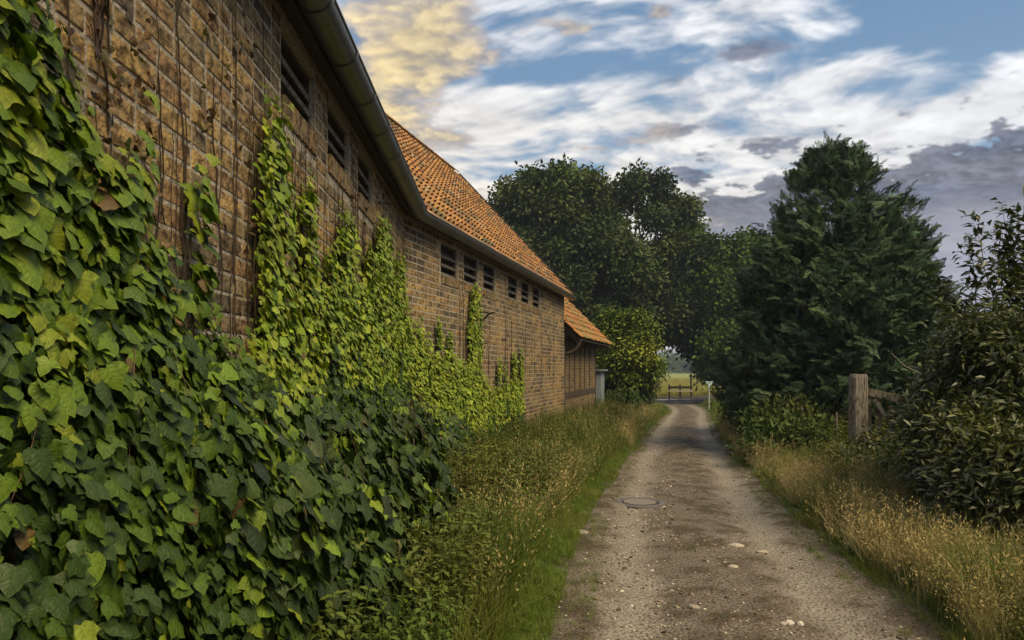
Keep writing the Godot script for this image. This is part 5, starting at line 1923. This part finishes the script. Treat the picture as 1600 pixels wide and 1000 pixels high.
func make_far_end() -> void:
	var plain := std(0.6, Color.WHITE, null, 1, null, 1, true)
	# triangular nature sign, point down
	var d := 36.0
	var x := (1108.0 - 800.0) / 1067.0 * d
	var y := ground_y(x, d)
	var o := thing("triangular_sign", "white and green point-down triangular sign on a thin pale post beside the lane", "sign", P(x, y, d))
	var head := EYE - 21.0 / 1067.0 * d - y
	var g := Geo.new()
	g.tube(PackedVector3Array([Vector3(0, -0.1, 0), Vector3(0, head, 0)]), PackedFloat32Array([0.034, 0.034]), 8, Color(0.36, 0.39, 0.37))
	part("post", g.mesh(), plain, o)
	g = Geo.new()
	tri_plate(g, 0.47, 0.42, 0.045, 0.006, Color(0.06, 0.22, 0.13))
	var plate := part("plate", g.mesh(), plain, o, Transform3D(Basis.IDENTITY, Vector3(0, head + 0.02, 0)))
	g = Geo.new()
	tri_plate(g, 0.37, 0.33, 0.0485, 0.002, Color(0.46, 0.52, 0.50))
	part("face", g.mesh(), plain, plate, Transform3D(Basis.IDENTITY, Vector3(0, -0.026, 0)))
	g = Geo.new()   # a spread-winged bird
	for s in [-1.0, 1.0]:
		g.tri(Vector3(0, -0.09, 0.051), Vector3(s * 0.11, -0.055, 0.051), Vector3(s * 0.05, -0.13, 0.051), Vector3.BACK, Color(0.03, 0.09, 0.06))
	g.tri(Vector3(-0.025, -0.08, 0.0512), Vector3(0.025, -0.08, 0.0512), Vector3(0, -0.20, 0.0512), Vector3.BACK, Color(0.03, 0.09, 0.06))
	part("emblem", g.mesh(), plain, plate)
	# round sign seen from behind, across the track
	d = 58.0
	x = (1026.0 - 800.0) / 1067.0 * d
	y = ground_y(x, d)
	o = thing("round_sign", "small round brown-grey sign on a thin post at the edge of the field", "sign", P(x, y, d))
	g = Geo.new()
	g.tube(PackedVector3Array([Vector3(0, -0.1, 0), Vector3(0, 1.55, 0)]), PackedFloat32Array([0.03, 0.03]), 6, Color(0.18, 0.16, 0.13))
	part("post", g.mesh(), plain, o)
	var disc := CylinderMesh.new()
	disc.top_radius = 0.30; disc.bottom_radius = 0.30; disc.height = 0.02; disc.radial_segments = 24
	part("plate", disc, std(0.7, Color(0.10, 0.075, 0.06), null, 1, null, 1, false), o, Transform3D(Basis(Vector3.RIGHT, PI / 2), Vector3(0, 1.35, 0.045)))
	g = Geo.new()
	g.box(Transform3D(Basis.IDENTITY, Vector3(0, 0.93, 0.045)), Vector3(0.36, 0.2, 0.02), Color(0.10, 0.075, 0.06))
	part("lower_plate", g.mesh(), plain, o)
	# field barrier
	d = 58.5
	var x0 := (1046.0 - 800.0) / 1067.0 * d
	var x1 := (1080.0 - 800.0) / 1067.0 * d
	y = ground_y(x0, d)
	o = thing("field_barrier", "dark wooden field barrier with two rails across the end of the lane", "barrier", P(x0, y, d))
	g = Geo.new()
	g.box(Transform3D(Basis.IDENTITY, Vector3((x1 - x0) / 2, 0.86, 0)), Vector3(x1 - x0 + 0.2, 0.20, 0.08), Color(0.020, 0.017, 0.014))
	part("rail", g.mesh(), plain, o)
	g = Geo.new()
	g.box(Transform3D(Basis.IDENTITY, Vector3((x1 - x0) / 2, 0.55, 0)), Vector3(x1 - x0 + 0.2, 0.12, 0.08), Color(0.30, 0.28, 0.24))
	part("rail", g.mesh(), plain, o)
	for q in 3:
		g = Geo.new()
		g.box(Transform3D(Basis.IDENTITY, Vector3((x1 - x0) * q / 2.0, 0.5 if q < 2 else 0.95, -0.08)), Vector3(0.14, 1.2 if q < 2 else 2.1, 0.07), Color(0.022, 0.018, 0.015))
		part("post", g.mesh(), plain, o)
	# low fence left of the lane end
	d = 37.0
	x0 = (982.0 - 800.0) / 1067.0 * d
	y = ground_y(x0, d)
	o = thing("low_fence", "low grey board fence with one pale post under the yellow-green tree", "fence", P(x0, y, d))
	for q in 7:
		g = Geo.new()
		g.box(Transform3D(Basis.IDENTITY, Vector3(q * 0.13, 0.40, 0.04 * q)), Vector3(0.11, 1.0 + rng.randf_range(-0.06, 0.06), 0.03), Color(0.42, 0.42, 0.40) if q == 0 else vary(Color(0.085, 0.078, 0.066), 0.3))
		part("post" if q == 0 else "board", g.mesh(), plain, o)
	# house roof beyond the shrubs on the right
	d = 32.0
	x = (1462.0 - 800.0) / 1067.0 * d
	o = thing("tiled_house", "distant house whose orange tiled gable roof shows behind the right-hand shrubs", "house", P(19.6, -0.1, 36.0))
	g = Geo.new()
	g.box(Transform3D(Basis.IDENTITY, Vector3(0, 1.3, 0)), Vector3(7.0, 2.6, 8.0), Color(0.34, 0.25, 0.17))
	part("wall", g.mesh(), plain, o)
	g = Geo.new()
	for s in [-1.0, 1.0]:
		g.hexa([Vector3(s * 3.9, 2.45, -4.3), Vector3(0, 5.15, -4.3), Vector3(0, 5.15, 4.3), Vector3(s * 3.9, 2.45, 4.3),
			Vector3(s * 3.9, 2.65, -4.3), Vector3(0, 5.35, -4.3), Vector3(0, 5.35, 4.3), Vector3(s * 3.9, 2.65, 4.3)], Color(0.36, 0.15, 0.05))
	var roof := part("roof", g.mesh(), mat.tile, o)
	g = Geo.new()
	g.box(Transform3D(Basis.IDENTITY, Vector3(0, 5.38, 0)), Vector3(0.25, 0.12, 8.7), Color(0.28, 0.11, 0.04))
	part("ridge", g.mesh(), mat.tile, roof)
	g = Geo.new()
	g.tri(Vector3(-3.5, 2.6, 4.0), Vector3(3.5, 2.6, 4.0), Vector3(0, 5.1, 4.0), Vector3.BACK, Color(0.34, 0.25, 0.17))
	g.tri(Vector3(-3.5, 2.6, -4.0), Vector3(3.5, 2.6, -4.0), Vector3(0, 5.1, -4.0), Vector3.FORWARD, Color(0.34, 0.25, 0.17))
	part("gable", g.mesh(), plain, o)
	for q in [-1.6, 1.6]:
		g = Geo.new()
		g.box(Transform3D(Basis.IDENTITY, Vector3(q, 1.5, 4.01)), Vector3(1.0, 1.2, 0.06), Color(0.5, 0.5, 0.48))
		var win := part("window", g.mesh(), plain, o)
		g = Geo.new()
		g.box(Transform3D(Basis.IDENTITY, Vector3(q, 1.5, 4.03)), Vector3(0.84, 1.04, 0.05), Color(0.03, 0.035, 0.04))
		part("pane", g.mesh(), plain, win)

func build_all() -> void:
	for a in [[wall_noise, 5, 0.6, 3], [gnoise, 6, 0.45, 3], [fnoise, 8, 1.0, 4]]:
		var n: FastNoiseLite = a[0]
		n.seed = a[1]
		n.noise_type = FastNoiseLite.TYPE_SIMPLEX_SMOOTH
		n.frequency = a[2]
		n.fractal_octaves = a[3]
	make_ground()
	make_barn()
	make_shed()
	make_ivy()
	make_trees()
	make_verges()
	make_gate()
	make_cabinet()
	make_bracket()
	make_far_end()
	make_manhole()
	make_stones()
	var stalks := [
		[640, 700, 4.9, 0.75, "tallest tan seeding stalk at the dark creeper's edge"],
		[700, 720, 6.2, 0.80, "greenish-tan feathery stalk in front of the ivy, farther along the wall"],
		[600, 900, 3.7, 0.70, "bent straw stalk low in the weeds nearest the camera"]]
	for k in stalks.size():
		var a: Array = stalks[k]
		var x: float = (a[0] - 800.0) / 1067.0 * a[2]
		make_thistle(P(x, ground_y(x, a[2]), a[2]), a[3], a[4], [Color(0.26, 0.19, 0.085), Color(0.20, 0.17, 0.07), Color(0.30, 0.24, 0.11)][k], 90 + k)
